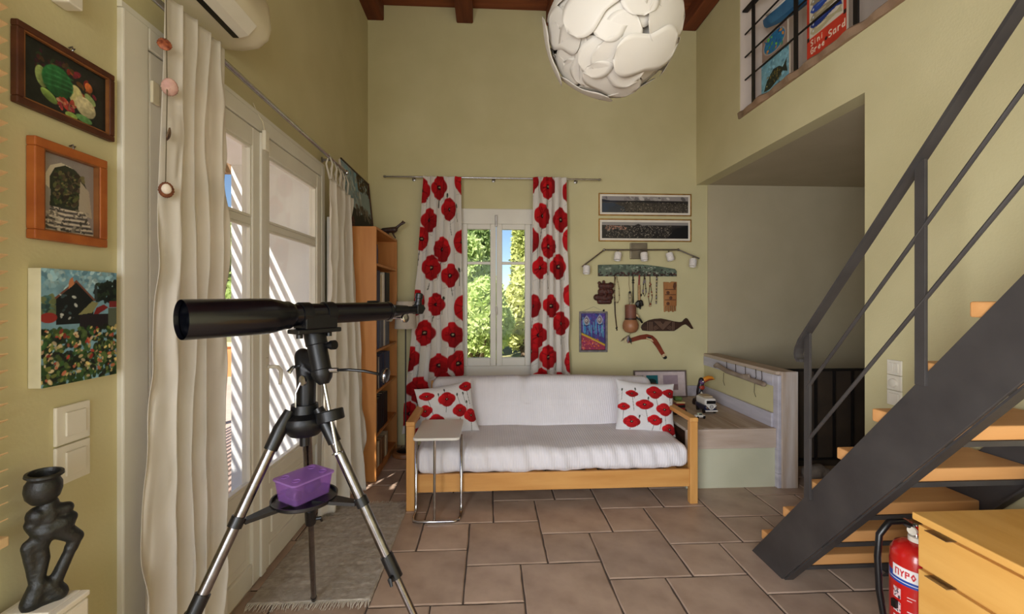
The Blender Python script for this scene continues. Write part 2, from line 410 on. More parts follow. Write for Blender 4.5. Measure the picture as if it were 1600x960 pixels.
# stone-look tiles, two sizes in a hopscotch bond
A_, B_ = 0.4645, 0.3065; G_ = 0.0045
tile_cache = {}
def tile(x0, y0, w, d):
    key = (round(w, 3), round(d, 3), random.randint(0, 3))
    if key not in tile_cache:
        r = random.Random(hash(key) % 9999); pts = []; g = G_
        n = 5
        for (ax, ay), (bx, by) in (((g, g), (w - g, g)), ((w - g, g), (w - g, d - g)), ((w - g, d - g), (g, d - g)), ((g, d - g), (g, g))):
            for i in range(n):
                t = i / n; j = r.uniform(-0.0022, 0.0022)
                nx, ny = (by - ay), -(bx - ax); l = math.hypot(nx, ny)
                pts.append((ax + (bx - ax) * t + nx / l * j, ay + (by - ay) * t + ny / l * j))
        m = len(pts); cx_, cy_ = w / 2, d / 2
        top = [(cx_ + (px - cx_) * (1 - 0.012 / w), cy_ + (py - cy_) * (1 - 0.012 / d), 0.0) for px, py in pts]
        mid = [(px, py, -0.004) for px, py in pts]; low = [(px, py, -0.012) for px, py in pts]
        me = bpy.data.meshes.new('tile')
        me.from_pydata(top + mid + low, [], [tuple(range(m))] + [(k * m + i, (k + 1) * m + i, (k + 1) * m + (i + 1) % m, k * m + (i + 1) % m) for k in (0, 1) for i in range(m)])
        me.update(); me.materials.append(TILE); tile_cache[key] = me
    o = bpy.data.objects.new('tile', tile_cache[key]); COL.objects.link(o); o.parent = floor
    o.location = Vector((x0, y0, 0)) - ORG['floor']
def tile_clip(x0, y0, w, d):
    x1, y1 = x0 + w, y0 + d; xm = 4.25 if y0 > 2.4 else XR
    x0, y0, x1, y1 = max(x0, XL), max(y0, -0.6), min(x1, xm), min(y1, YB)
    if x1 - x0 > 0.03 and y1 - y0 > 0.03: tile(x0, y0, x1 - x0, y1 - y0)
for i in range(-14, 15):
    for j in range(-14, 15):
        x = -0.128 + i * A_ + j * B_; y = 2.443 + i * B_ - j * A_
        tile_clip(x, y, A_, A_); tile_clip(x + A_, y, B_, B_)

WIN = (-0.34, 0.49, 0.70, 2.44)
put(holed('y', YB, YB + 0.35, (XL - 0.65, 4.3, -0.1, ZC + 0.2), [WIN]).build('wall_back', PAINT), kind='structure')
BLW = (-0.10, 1.12, 0.92, 2.35)             # window with the wooden blind
put(holed('x', XL - 0.65, XL, (YF, YB, -0.1, ZC + 0.2), [(DY0, DY1, -0.1, 2.50), BLW, (-2.25, -0.25, -0.1, 2.5)]).build('wall_left', PAINT), kind='structure')  # last hole is unseen, added to go with the side fill lamp
JY = 2.43                                    # corner of the passage opening
LOFT = (0.2, 3.70, 3.09, ZC - 0.25)
put(holed('x', XR, XR + 0.13, (YF, YB, -0.1, ZC + 0.2), [(JY, YB, -0.1, 2.72), LOFT]).build('wall_right', PAINT), kind='structure')
RW = (-0.9, 1.7, 0.5, 2.6)  # unseen rear opening, added to go with the rear fill lamp
put(holed('y', YF - 0.2, YF, (XL - 0.65, XR + 0.2, -0.1, ZC + 0.2), [RW]).build('wall_front', PAINT), kind='structure')
# ceiling with planks and beams
ceil = put(box('ceiling', (XL - 0.6, YF, ZC + 0.02), (4.3, YB + 0.3, ZC + 0.15), PLANKW), kind='structure')
me0 = None
for k in range(46):
    y = YB - 0.155 * (k + 1)
    if y < YF: break
    if me0 is None:
        o = box('plank', (XL, y + 0.003, ZC), (XR, y + 0.152, ZC + 0.018), PLANKW, ceil, bevel=0.003); me0 = o.data
    else:
        o = bpy.data.objects.new('plank', me0); COL.objects.link(o); o.parent = ceil; o.location = (0, -0.155 * k, 0)
for bx in (-1.16, -0.25, 0.68, 1.60, 2.13):
    w = 0.085 if bx < 2 else 0.075
    box('beam', (bx - w, YF, ZC - 0.16), (bx + w, YB, ZC + 0.0), BEAMW, ceil, bevel=0.012)
# passage beyond the right wall: ceiling, end wall and loft floor
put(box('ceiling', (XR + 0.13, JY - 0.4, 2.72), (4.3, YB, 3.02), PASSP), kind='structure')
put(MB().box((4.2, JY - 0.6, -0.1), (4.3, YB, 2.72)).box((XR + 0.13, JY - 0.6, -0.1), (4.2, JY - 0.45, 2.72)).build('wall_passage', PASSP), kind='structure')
put(box('wall_passage', (XR + 0.12, YB - 0.012, 0.0), (4.2, YB - 0.001, 2.72), PASSP), kind='structure')  # skin over the back wall, its colour darkened for shade
put(MB().box((2.78, 0.0, 3.02), (2.88, YB, ZC)).build('wall_loft', LOFTP), kind='structure')
put(MB().box((XR + 0.13, -0.1, 2.92), (2.88, YB, 3.06)).build('floor_loft', LOFTP), kind='structure')
put(MB().box((XR + 0.004, LOFT[1] - 0.004, LOFT[2]), (2.78, LOFT[1] + 0.08, ZC)).build('wall_loft', LOFTP), kind='structure')

# ------------------------------------------------------------------ window in the back wall
def window_back():
    x0, x1, z0, z1 = WIN; w = thing('window_1', ((x0 + x1) / 2, YB, z0), kind='structure')
    f = MB(); t = 0.055
    f.box((x0, YB - 0.02, z1 - 0.16), (x1, YB + 0.06, z1)).box((x0, YB - 0.02, z0), (x1, YB + 0.06, z0 + 0.11))
    f.box((x0, YB - 0.015, z0 + 0.11), (x0 + t, YB + 0.06, z1 - 0.16)).box((x1 - t, YB - 0.015, z0 + 0.11), (x1, YB + 0.06, z1 - 0.16))
    f.build('window_frame', WHITE, w, bevel=0.006)
    box('window_sill', (x0 - 0.03, YB - 0.05, z0 - 0.03), (x1 + 0.03, YB + 0.02, z0 + 0.012), WHITE, w, bevel=0.006)
    xm = (x0 + x1) / 2; za, zb = z0 + 0.11, z1 - 0.16
    for a, b in ((x0 + t, xm), (xm, x1 - t)):
        m = MB(); s = 0.062
        m.box((a + 0.002, YB - 0.03, za), (a + s, YB + 0.025, zb)).box((b - s, YB - 0.03, za), (b - 0.002, YB + 0.025, zb))
        m.box((a + s, YB - 0.03, za), (b - s, YB + 0.025, za + 0.085)).box((a + s, YB - 0.03, zb - 0.055), (b - s, YB + 0.025, zb))
        lf = m.build('sash', WHITE, w, bevel=0.006)
        box('muntin', (a + s, YB - 0.02, 1.862), (b - s, YB + 0.015, 1.89), WHITE, lf, bevel=0.004)
        box('glass_pane', (a + s, YB - 0.002, za + 0.085), (b - s, YB + 0.002, 1.862), GLASS, lf)
        box('glass_pane', (a + s, YB - 0.002, 1.89), (b - s, YB + 0.002, zb - 0.055), GLASS, lf)
    box('latch_rod', (xm - 0.012, YB - 0.045, zb - 0.03), (xm + 0.012, YB - 0.03, zb + 0.09), STEEL, w, bevel=0.003)
    MB().tube([(xm, YB - 0.03, 1.42), (xm, YB - 0.06, 1.42), (xm + 0.005, YB - 0.065, 1.34)], 0.008, 8).build('handle', WHITE, w, smooth=True)
    fr = MB()
    for a, b, c, d in ((x0, x0 + 0.01, z0, z1), (x1 - 0.01, x1, z0, z1)): fr.box((a, YB + 0.06, c), (b, YB + 0.35, d))
    fr.box((x0, YB + 0.06, z1 - 0.01), (x1, YB + 0.35, z1)).box((x0, YB + 0.06, z0), (x1, YB + 0.35, z0 + 0.01))
    fr.build('reveal', PAINT_IN, w)
window_back()

# ------------------------------------------------------------------ glazed double door in the left wall
def door_left():
    d = thing('door_1', (XL, (DY0 + DY1) / 2, 0), kind='structure'); xa, xb = XL - 0.05, XL + 0.02
    f = MB(); f.box((xa, DY0, 0), (xb, DY0 + 0.11, 2.48)).box((xa, DY1 - 0.06, 0), (xb, DY1, 2.48)).box((xa, DY0 + 0.11, 2.40), (xb, DY1 - 0.06, 2.48))
    f.build('door_frame', WHITE, d, bevel=0.006)
    box('architrave', (XL, DY0 - 0.0, 2.48), (xb - 0.004, DY1, 2.50), WHITE, d)
    ym = 2.392
    for a, b, near in ((DY0 + 0.11, ym, 1), (ym, DY1 - 0.06, 0)):
        m = MB(); s = 0.085; xo, xi = XL - 0.04, XL + 0.018
        m.box((xo, a + 0.002, 0.012), (xi, a + s, 2.395)).box((xo, b - s, 0.012), (xi, b - 0.002, 2.395))
        m.box((xo, a + s, 2.295), (xi, b - s, 2.395)).box((xo, a + s, 0.012), (xi, b - s, 0.13)).box((xo, a + s, 0.47), (xi, b - s, 0.545))
        lf = m.build('door_leaf', WHITE, d, bevel=0.007)
        MB().box((xo + 0.012, a + s, 0.13), (xi - 0.016, b - s, 0.47)).build('door_panel', WHITE, lf)
        MB().box((xo + 0.006, a + s + 0.045, 0.175), (xi - 0.008, b - s - 0.045, 0.425)).build('raised_field', WHITE, lf, bevel=0.007)
        box('muntin', (xo + 0.008, a + s, 1.885), (xi - 0.008, b - s, 1.925), WHITE, lf, bevel=0.005)
        box('glass_pane', (XL - 0.014, a + s, 0.545), (XL - 0.009, b - s, 1.885), GLASS, lf)
        box('glass_pane', (XL - 0.014, a + s, 1.925), (XL - 0.009, b - s, 2.295), GLASS, lf)
        bd = MB()
        for z0, z1 in ((0.545, 1.885), (1.925, 2.295)):
            bd.box((xi - 0.026, a + s, z0), (xi - 0.006, a + s + 0.014, z1)).box((xi - 0.026, b - s - 0.014, z0), (xi - 0.006, b - s, z1))
            bd.box((xi - 0.026, a + s + 0.014, z1 - 0.014), (xi - 0.006, b - s - 0.014, z1)).box((xi - 0.026, a + s + 0.014, z0), (xi - 0.006, b - s - 0.014, z0 + 0.014))
        bd.build('glazing_bead', WHITE, lf, bevel=0.003)
        if not near:
            box('handle_plate', (xi, a + 0.035, 1.06), (xi + 0.008, a + 0.062, 1.18), PLASTIC, lf, bevel=0.004)
            MB().tube([(xi, a + 0.048, 1.13), (xi + 0.045, a + 0.048, 1.13), (xi + 0.052, a + 0.07, 1.125), (xi + 0.052, a + 0.105, 1.10), (xi + 0.05, a + 0.112, 1.06), (xi + 0.046, a + 0.108, 1.02)], [0.01, 0.01, 0.011, 0.011, 0.01, 0.008], 10).build('handle', PLASTIC, lf, smooth=True)
    box('astragal', (XL + 0.018, ym - 0.026, 0.02), (XL + 0.032, ym + 0.026, 2.39), WHITE, d, bevel=0.005)
    box('contact_sensor', (XL + 0.03, ym - 0.02, 2.30), (XL + 0.05, ym + 0.02, 2.405), PLASTIC, d, bevel=0.004)
    MB().tube([(XL + 0.035, ym, 2.40), (XL + 0.03, ym - 0.01, 2.45), (XL + 0.012, ym - 0.03, 2.49), (XL + 0.006, ym - 0.06, 2.53)], 0.0022, 6).build('sensor_wire', CREAM, d)
    # white shutter latch on the near jamb
    box('jamb_hinge', (xb, DY0 + 0.112, 2.21), (xb + 0.012, DY0 + 0.145, 2.29), CREAM, d, bevel=0.003)
    r = MB()  # plastered reveal through the thick wall
    r.box((XL - 0.65, DY1 - 0.012, 0), (xa, DY1 + 0.001, 2.5)).box((XL - 0.65, DY0 - 0.001, 0), (xa, DY0 + 0.012, 2.5)).box((XL - 0.65, DY0, 2.488), (xa, DY1, 2.501))
    r.build('reveal', PAINT_IN, d)
    box('threshold', (XL - 0.65, DY0, -0.06), (XL + 0.012, DY1, 0.008), mat('threshold_stone', (178, 158, 140), 0.7, 0, (160, 140, 122), 8), d)
door_left()

# ------------------------------------------------------------------ outside the glazing
put(box('terrace', (-9, -3, -0.16), (XL - 0.65, 9, -0.06), mat('terrace_paving', (204, 178, 164), 0.85, 0, (188, 160, 146), 3, 0.2, 30)), kind='structure')
put(box('ground', (-60, -40, -0.4), (60, 80, -0.2), mat('garden_ground', (150, 140, 96), 0.95, 0, (116, 122, 70), 1.5, 0.3, 10)), kind='structure')
lw = thing('garden_wall', (-6.4, 7.5, -0.2), 'low terracotta garden wall beyond the terrace', 'wall')
box('wall_body', (-11, 9.0, -0.2), (-2.2, 9.25, 0.55), mat('terracotta_render', (222, 150, 96), 0.9, 0, (206, 132, 80), 2), lw)
box('coping', (-11, 8.96, 0.55), (-2.2, 9.29, 0.61), mat('coping_stone', (240, 222, 170), 0.8, 0, (226, 206, 150), 3), lw)
pg = thing('pergola', (-3.1, 2.2, -0.06), 'wooden slatted pergola shading the terrace door', 'pergola')
PW = wood('pergola_wood', (150, 120, 90), (126, 98, 72), 0.8, 'y')
for px, py in ((-4.4, -0.6), (-4.4, 3.9)): box('post', (px - 0.05, py - 0.05, -0.06), (px + 0.05, py + 0.05, 2.66), PW, pg)
for py in (-0.6, 1.45, 3.9): box('rafter', (-4.5, py - 0.03, 2.60), (XL - 0.70, py + 0.03, 2.70), PW, pg)
sm = None
for k in range(38):
    if sm is None: o = box('slat', (-1.99, 1.40, 2.70), (-1.955, 4.2, 2.715), PW, pg); sm = o.data
    else: o = bpy.data.objects.new('slat', sm); COL.objects.link(o); o.parent = pg; o.location = (-0.066 * k, 0, 0)
box('sun_blocker', (-4.5, -1.6, 2.70), (XL - 0.70, 1.38, 2.72), mat('sun_blocker_sheet', (222, 210, 186), 0.9, 0, (212, 200, 176), 4), pg)  # unseen solid sheet added to keep sun off most of the floor

BARK = mat('bark', (112, 92, 70), 0.95, 0, (84, 68, 52), 12, 0.5, 40)
def tree(name, label, base, h_, rad, trunk_h, leaf, n, c1, c2, shape='round', lean=0):
    t = thing(name, base, label, 'tree' if h_ > 2.2 else 'shrub'); r = np.random.RandomState(int(abs(base[0] * 31 + base[1] * 17)) + n)
    b = np.array(base)
    if shape == 'cone':
        u = r.rand(n); z = trunk_h + (h_ - trunk_h) * u; R = rad * np.clip(np.minimum(1, (1.02 - u) * 1.6), 0, 1) * (0.55 + 0.45 * np.sqrt(r.rand(n)))
        a = r.rand(n) * 2 * PI; P = np.stack([R * np.cos(a), R * np.sin(a), z], 1)
    else:
        k = 9; cs = r.normal(0, 1, (k, 3)); cs /= np.linalg.norm(cs, axis=1, keepdims=True); cs *= 0.55
        i = r.randint(0, k, n); d = r.normal(0, 1, (n, 3)); d /= np.linalg.norm(d, axis=1, keepdims=True); q = cs[i] + d * (0.5 * r.rand(n)[:, None] ** 0.4)
        zc = (h_ + trunk_h) / 2; P = np.stack([q[:, 0] * rad, q[:, 1] * rad, zc + q[:, 2] * (h_ - trunk_h) / 2], 1)
        P[:, 2] = np.maximum(P[:, 2], 0.02)
    P += b
    s = leaf * (0.6 + 0.8 * r.rand(n))[:, None]
    e1 = r.normal(0, 1, (n, 3)); e1 /= np.linalg.norm(e1, axis=1, keepdims=True); e2 = np.cross(e1, r.normal(0, 1, (n, 3))); e2 /= np.linalg.norm(e2, axis=1, keepdims=True)
    V = np.stack([P - e1 * s, P + e2 * s * 0.42, P + e1 * s, P - e2 * s * 0.42], 1).reshape(-1, 3)
    me = bpy.data.meshes.new('foliage'); me.vertices.add(4 * n); me.vertices.foreach_set('co', V.astype(np.float32).ravel())
    me.loops.add(4 * n); me.loops.foreach_set('vertex_index', np.arange(4 * n, dtype=np.int32)); me.polygons.add(n); me.polygons.foreach_set('loop_start', (np.arange(n) * 4).astype(np.int32))
    me.update(calc_edges=True); me.validate()
    f = link_mesh('foliage', me, mat('leaf_' + '%d_%d_%d' % c1, c1, 0.7, 0, c2, 2.5, trans=0.35), t); f['kind'] = 'stuff'
    x, y, z = base
    m = MB(); m.tube([(x, y, z), (x + 0.03, y, z + trunk_h * 0.6), (x - 0.02, y + 0.02, z + trunk_h), (x, y, z + h_ * 0.75)], [0.06 + h_ * 0.02, 0.05 + h_ * 0.016, 0.04 + h_ * 0.01, 0.02], 9)
    m.build('trunk', BARK, t, smooth=True)
    if shape != 'cone':
        for k in range(4):
            a = k * 1.6 + 0.4; MB().tube([(x, y, z + trunk_h * 0.8), (x + cos(a) * rad * 0.35, y + sin(a) * rad * 0.35, z + trunk_h + h_ * 0.15), (x + cos(a) * rad * 0.6, y + sin(a) * rad * 0.6, z + h_ * 0.7)], [0.05, 0.035, 0.012], 7).build('branch', BARK, t, smooth=True)
tree('cypress_tree', 'tall dark cypress tree seen through the top of the casement window', (-0.75, 14.6, -0.2), 8.0, 0.85, 0.4, 0.13, 16000, (176, 196, 128), (136, 164, 92), 'cone')
tree('cypress_tree', 'slim yellow-green cypress tree behind the right window sash', (1.42, 14.3, -0.2), 8.6, 0.66, 0.4, 0.13, 16000, (208, 212, 134), (176, 186, 104), 'cone')
tree('olive_tree', 'pale green leafy tree filling the left window sash', (-0.92, 12.5, -0.2), 3.7, 0.95, 0.6, 0.12, 15000, (212, 226, 160), (180, 202, 126))
tree('garden_bush', 'bright green bush below the left window sash', (-0.25, 10.2, -0.2), 2.4, 0.85, 0.2, 0.08, 11000, (214, 228, 152), (182, 206, 120))
tree('garden_bush', 'yellowish bush behind the right window sash', (0.98, 12.3, -0.2), 2.9, 0.78, 0.2, 0.10, 11000, (226, 228, 156), (200, 206, 122))
tree('garden_tree', 'large broad tree far behind the garden bushes', (5.0, 18.5, -0.2), 4.6, 2.4, 0.8, 0.17, 15000, (196, 214, 144), (160, 186, 112))
tree('terrace_tree', 'light green leafy tree beyond the terrace door', (-6.0, 10.6, -0.2), 4.4, 1.75, 0.5, 0.13, 22000, (206, 222, 146), (170, 196, 112))
tree('terrace_tree', 'darker leafy tree behind the garden wall', (-11.0, 13.8, -0.2), 3.4, 1.8, 0.7, 0.14, 14000, (140, 170, 92), (108, 142, 70))

# ------------------------------------------------------------------ curtains and rods
def cloth(tA, tB, bA, bB, zt, zb, nf, a0, a1, nx, ny, seed=1, sag=0.0, wobble=2.2):
    s = np.linspace(0, 1, nx)[None, :]; t = np.linspace(0, 1, ny)[:, None]  # t=0 bottom
    tA, tB, bA, bB = [np.array(p, float) for p in (tA, tB, bA, bB)]
    k = np.clip((1 - t), 0, 1) ** 1.3
    wob = vnoise(ny, nx, 5, seed) - 0.5
    xy = (tA + (tB - tA) * s[..., None]) * (1 - k[..., None]) + (bA + (bB - bA) * s[..., None]) * k[..., None]
    d = (tB - tA) / np.linalg.norm(tB - tA); n = np.array([-d[1], d[0]])
    ph = 2 * PI * nf * s + 1.2 * np.sin(2.2 * PI * s + seed) + wob * wobble
    amp = a0 + (a1 - a0) * k ** 0.7
    off = amp * (np.sin(ph) + 0.28 * np.sin(2 * ph + 0.7)); lat = amp * 0.35 * np.sin(2 * ph)
    xy = xy + n * off[..., None] + d * lat[..., None]
    z = zb + (zt - zb) * t + 0 * s - sag * s * t
    return np.concatenate([xy, z[..., None]], 2)
def poppy(c, x, y, r, seed=0, sq=0.85):
    q = random.Random(seed); a0 = q.uniform(-0.4, 0.4)
    for k, (dx, dy, f) in enumerate(((0, 0.30, 0.74), (-0.40, 0.04, 0.70), (0.40, 0.0, 0.70), (0.02, -0.26, 0.76))):
        v = q.uniform(0.88, 1.12)
        c.ell(x + r * dx, y + r * dy * sq, r * f * 1.05, r * f * sq, (178 * v, 22 * v, 28 * v), a0 * 0.4, 1, 0.18)
    for k in range(7):
        a = q.uniform(0, 2 * PI); c.line([(x + 0.2 * r * cos(a), y + 0.2 * r * sin(a) * sq), (x + 0.8 * r * cos(a), y + 0.7 * r * sin(a) * sq)], r * 0.035, (130, 10, 18), 0.7)
    c.ell(x, y, r * 0.22, r * 0.16, (52, 12, 20)); c.ell(x, y + r * 0.02, r * 0.08, r * 0.06, (180, 170, 130))
def stem(c, x, y, l, q, w):
    b = q.uniform(-0.25, 0.25) * l; c.line([(x, y), (x + b * 0.5, y - l * 0.45), (x + b, y - l)], w, (70, 72, 58), 0.9)
def bud(c, x, y, r, q):
    c.ell(x, y, r * 0.5, r, (92, 98, 84), q.uniform(-0.4, 0.4)); c.ell(x, y + r * 0.4, r * 0.3, r * 0.45, (40, 46, 40)); c.line([(x, y - r), (x + q.uniform(-1, 1) * r, y - 6 * r)], r * 0.13, (80, 84, 70))
def poppy_curtain(name, label, tA, tB, bA, bB, zt, zb, seed, fab=0.98):
    h_ = zt - zb; c = Cv(fab, h_, 430, (232, 226, 218)); q = random.Random(seed)
    nr = int(h_ / 0.29) + 1
    pts = []
    for r in range(nr + 1):
        for k in range(-1, 4):
            pts.append((k * 0.42 + (0.21 if r % 2 else 0) + q.uniform(-0.06, 0.06), h_ - 0.10 - r * 0.29 + q.uniform(-0.07, 0.07)))
    for x, y in pts:
        c.line([(x - 0.12, y - 0.13), (x - 0.03, y - 0.10), (x + 0.05, y - 0.15), (x + 0.12, y - 0.11)], 0.0022, (176, 172, 164), 0.7)
        stem(c, x, y, q.uniform(0.2, 0.3), q, 0.0045)
        if q.random() < 0.55: bud(c, x + q.uniform(0.12, 0.18), y + q.uniform(-0.1, 0.1), 0.026, q)
    for i, (x, y) in enumerate(pts): poppy(c, x, y, q.uniform(0.145, 0.165), seed * 100 + i, 0.80)
    P = cloth(tA, tB, bA, bB, zt, zb, 4.6, 0.014, 0.034, c.nx, c.ny, seed)
    return put(grid(name, P, CLOTHP, None, c.C, smooth=True, solid=0.002), label, 'curtain')
poppy_curtain('poppy_curtain', 'white curtain with red poppies hanging beside the floor lamp', (-0.655, 4.368), (-0.275, 4.368), (-0.86, 4.34), (-0.23, 4.34), 2.735, 0.16, 4, 0.88)
poppy_curtain('poppy_curtain', 'white curtain with red poppies hanging beside the panoramic pictures', (0.445, 4.368), (0.785, 4.368), (0.40, 4.345), (0.835, 4.345), 2.745, 0.16, 9, 0.80)
def rod(name, label, p0, p1, r, br, wall_dir):
    t = thing(name, ((p0[0] + p1[0]) / 2, (p0[1] + p1[1]) / 2, p0[2]), label, 'curtain rod')
    MB().tube([p0, p1], r, 12).build('pole', CHROME, t, smooth='auto')
    d = (Vector(p1) - Vector(p0)).normalized()
    for p, sg in ((p0, -1), (p1, 1)): MB().lathe([(r, 0), (r * 1.5, 0.004), (r * 1.5, 0.024), (r * 0.9, 0.03)], Vector(p), d * sg, 12).build('finial', CHROME, t, smooth='auto')
    for f in br:
        p = Vector(p0).lerp(Vector(p1), f); q = p + Vector(wall_dir)
        MB().tube([p, q], r * 0.7, 8).lathe([(0.02, 0), (0.02, 0.006), (0.012, 0.01)], q, -Vector(wall_dir), 14).build('bracket', STEEL, t, smooth='auto')
    return t
rod('curtain_rod', 'thin metal curtain rod above the poppy curtains', (-1.03, 4.40, 2.735), (1.125, 4.40, 2.735), 0.0085, (0.12, 0.5, 0.9), (0, 0.10, 0))
rod('curtain_rod', 'silver curtain rod above the glazed door', (-1.165, 1.53, 2.550), (-1.14, 3.50, 2.515), 0.0125, (0.14, 0.86), (-0.075, 0, 0.0))
P = cloth((-1.132, 1.585), (-1.132, 1.925), (-1.11, 1.40), (-1.09, 1.89), 2.578, 0.03, 4.4, 0.009, 0.022, 110, 130, 3, 0, 7.0)
put(grid('white_curtain', P, SHEER, None, None, smooth=True, solid=0.0018), 'plain white curtain bunched at the near end of the glazed door under the air conditioner', 'curtain')
tc_ = thing('white_curtain', (-1.1, 3.35, 0.04), 'white tab-top curtain hanging beside the bookcase', 'curtain')
P = cloth((-1.12, 3.13), (-1.10, 3.53), (-1.12, 2.96), (-0.955, 3.42), 2.36, 0.04, 3.5, 0.014, 0.032, 80, 110, 6, 0.05, 5.0)
grid('curtain_panel', P, SHEER, tc_, None, smooth=True, solid=0.0018)
for k in range(5):
    y = 3.15 + 0.088 * k; z = 2.52 - 0.012 * k
    MB().tube([(-1.128, y, z - 0.16 - 0.02 * (k % 2)), (-1.118, y + 0.004, z - 0.05), (-1.14, y + 0.006, z + 0.018), (-1.162, y + 0.004, z - 0.05), (-1.134, y, z - 0.16)], 0.007, 6).build('tab', SHEER, tc_, smooth=True)

# ------------------------------------------------------------------ left wall: pictures, switch, blind, radiator, figure, air conditioner, shells
EX, EY, EZ = (1, 0, 0), (0, 1, 0), (0, 0, 1)
def wall_picture_left(name, label, y0, y1, z0, z1, fw, fm, cv, depth=0.02, cat='picture', hook=True, material=PRINTG):
    t = thing(name, (XL, (y0 + y1) / 2, z0), label, cat)
    if fw:
        f = MB(); a, b = XL + 0.001, XL + depth
        f.box((a, y0, z0), (b, y1, z0 + fw)).box((a, y0, z1 - fw), (b, y1, z1)).box((a, y0, z0 + fw), (b, y0 + fw, z1 - fw)).box((a, y1 - fw, z0 + fw), (b, y1, z1 - fw))
        f.build('frame', fm, t, bevel=0.003)
        g = 0.004; l = MB(); u0, u1, w0, w1 = y0 + fw, y1 - fw, z0 + fw, z1 - fw; bb = b - 0.003
        l.box((a, u0, w0), (bb, u1, w0 + g)).box((a, u0, w1 - g), (bb, u1, w1)).box((a, u0, w0 + g), (bb, u0 + g, w1 - g)).box((a, u1 - g, w0 + g), (bb, u1, w1 - g))
        l.build('inner_lip', wood('frame_lip', (150, 96, 52), (120, 74, 40)), t)
        cv.onto('picture', (XL + 0.008, y0 + fw, z0 + fw), EY, EZ, material, t)
    else:
        box('canvas', (XL + 0.001, y0, z0), (XL + depth, y1, z1), mat('canvas_edge', (226, 220, 190), 0.9, 0, (216, 210, 178), 20), t, bevel=0.002)
        cv.onto('picture', (XL + depth + 0.0006, y0, z0), EY, EZ, material, t)
    if hook:
        ym = (y0 + y1) / 2 + 0.01
        MB().tube([(XL + 0.002, ym, z1 + 0.012), (XL + 0.012, ym, z1 + 0.016), (XL + 0.014, ym, z1 + 0.006), (XL + 0.008, ym, z1 - 0.004)], 0.0022, 6).tube([(XL + 0.002, ym + 0.012, z1 + 0.012), (XL + 0.012, ym + 0.008, z1 + 0.014)], 0.0018, 6).build('hook', STEEL, t)
    return t
w, h_ = 0.293 - 0.036, 0.217 - 0.036
c = Cv(w, h_, 150, (26, 30, 28)).mottle(0.25, 6, 1)
c.dabs(60, .04, .085, .14, .155, [(70, 30, 36), (90, 60, 40), (60, 20, 40), (40, 60, 36)], .008, 3)
c.dabs(26, .12, .075, .215, .145, [(196, 96, 50), (150, 40, 40), (120, 30, 50), (90, 60, 30)], .011, 5)
c.ell(.055, .085, .018, .03, (134, 152, 92), .2, 1, .4)
c.ell(.155, .075, .024, .034, (206, 200, 140), .2); c.ell(.20, .085, .022, .012, (150, 170, 110), -.6)
c.ell(.100, .092, .047, .046, (32, 96, 52), 0, 1, .35)
for k in range(4): c.line([(.06 + .004 * k, .07 + .016 * k), (.10, .078 + .014 * k), (.144, .082 + .012 * k)], .003, (70, 140, 84), .5)
c.ell(.185, .055, .036, .03, (200, 190, 150), -.4, 1, .25)
c.dabs(36, .10, .012, .15, .052, [(170, 60, 50), (206, 120, 90), (150, 40, 60), (200, 150, 120)], .009, 8)
c.ell(.075, .040, .027, .013, (120, 148, 74), -.5, 1, .4); c.ell(.14, .012, .02, .01, (150, 180, 90), 0); c.ell(.18, .018, .028, .011, (100, 150, 90), -.1); c.ell(.195, .12, .013, .015, (206, 112, 58), .3, 1, .4); c.mottle(.22, 26, 12)
wall_picture_left('framed_picture', 'dark-framed still life with a watermelon and fruit, above the archway picture', 1.186, 1.479, 2.013, 2.230, .018, wood('dark_frame_wood', (96, 52, 30), (70, 36, 22)), c)
w, h_ = 0.221 - 0.052, 0.277 - 0.052
c = Cv(w, h_, 160, (150, 140, 136)).mottle(0.08, 4, 2)
arch = [(.03, .075), (.03, .155), (.045, .185), (.075, .2), (.105, .195), (.13, .175), (.145, .14), (.145, .07)]
c.poly([(a - .012, b + .004) for a, b in arch], (206, 196, 176)); c.poly(arch, (44, 50, 38))
c.dabs(260, .045, .085, .132, .18, [(60, 74, 44), (34, 40, 30), (96, 100, 60), (120, 110, 72), (50, 40, 34), (80, 66, 52)], .008, 4)
c.poly([(.115, .07), (.122, .165), (.15, .14), (.16, .06)], (176, 164, 146)); c.poly([(.01, .07), (.02, .13), (.034, .12), (.03, .07)], (150, 144, 136))
for k in range(11):
    y = .072 - .0065 * k; x0 = .035 - .003 * k; c.line([(x0, y), (.075, y - .003), (.135 + .003 * k, y + .001)], .0022, (216, 204, 184) if k % 2 == 0 else (60, 58, 54))
c.dabs(90, .02, .0, .15, .075, [(190, 180, 164), (70, 66, 60), (120, 112, 100)], .006, 9)
c.poly([(.0, .05), (.01, .05), (.0, .0)], (130, 124, 120))
wall_picture_left('framed_picture', 'orange wooden frame with a stone archway and steps, above the garden canvas', 1.224, 1.445, 1.664, 1.941, .026, wood('orange_frame_wood', (182, 104, 46), (158, 82, 34)), c, .026)
w, h_ = .236, .326
c = Cv(w, h_, 200, (126, 168, 186)).mottle(0.18, 9, 3)
c.dabs(160, 0, .27, .236, .326, [(150, 190, 204), (110, 156, 178), (176, 206, 212)], .01, 1)
c.dabs(120, .165, .235, .236, .295, [(24, 36, 30), (40, 56, 40), (18, 28, 26)], .011, 2); c.dabs(50, 0, .2, .04, .25, [(70, 110, 110), (50, 80, 80), (110, 120, 80)], .012, 3)
c.poly([(.04, .17), (.04, .245), (.10, .292), (.155, .24), (.155, .17)], (22, 28, 28)); c.line([(.04, .245), (.10, .294), (.158, .238)], .0035, (120, 76, 62))
c.poly([(.076, .27), (.078, .295), (.088, .306), (.094, .285)], (196, 126, 84)); c.rect(.158, .24, .168, .285, (52, 64, 64))
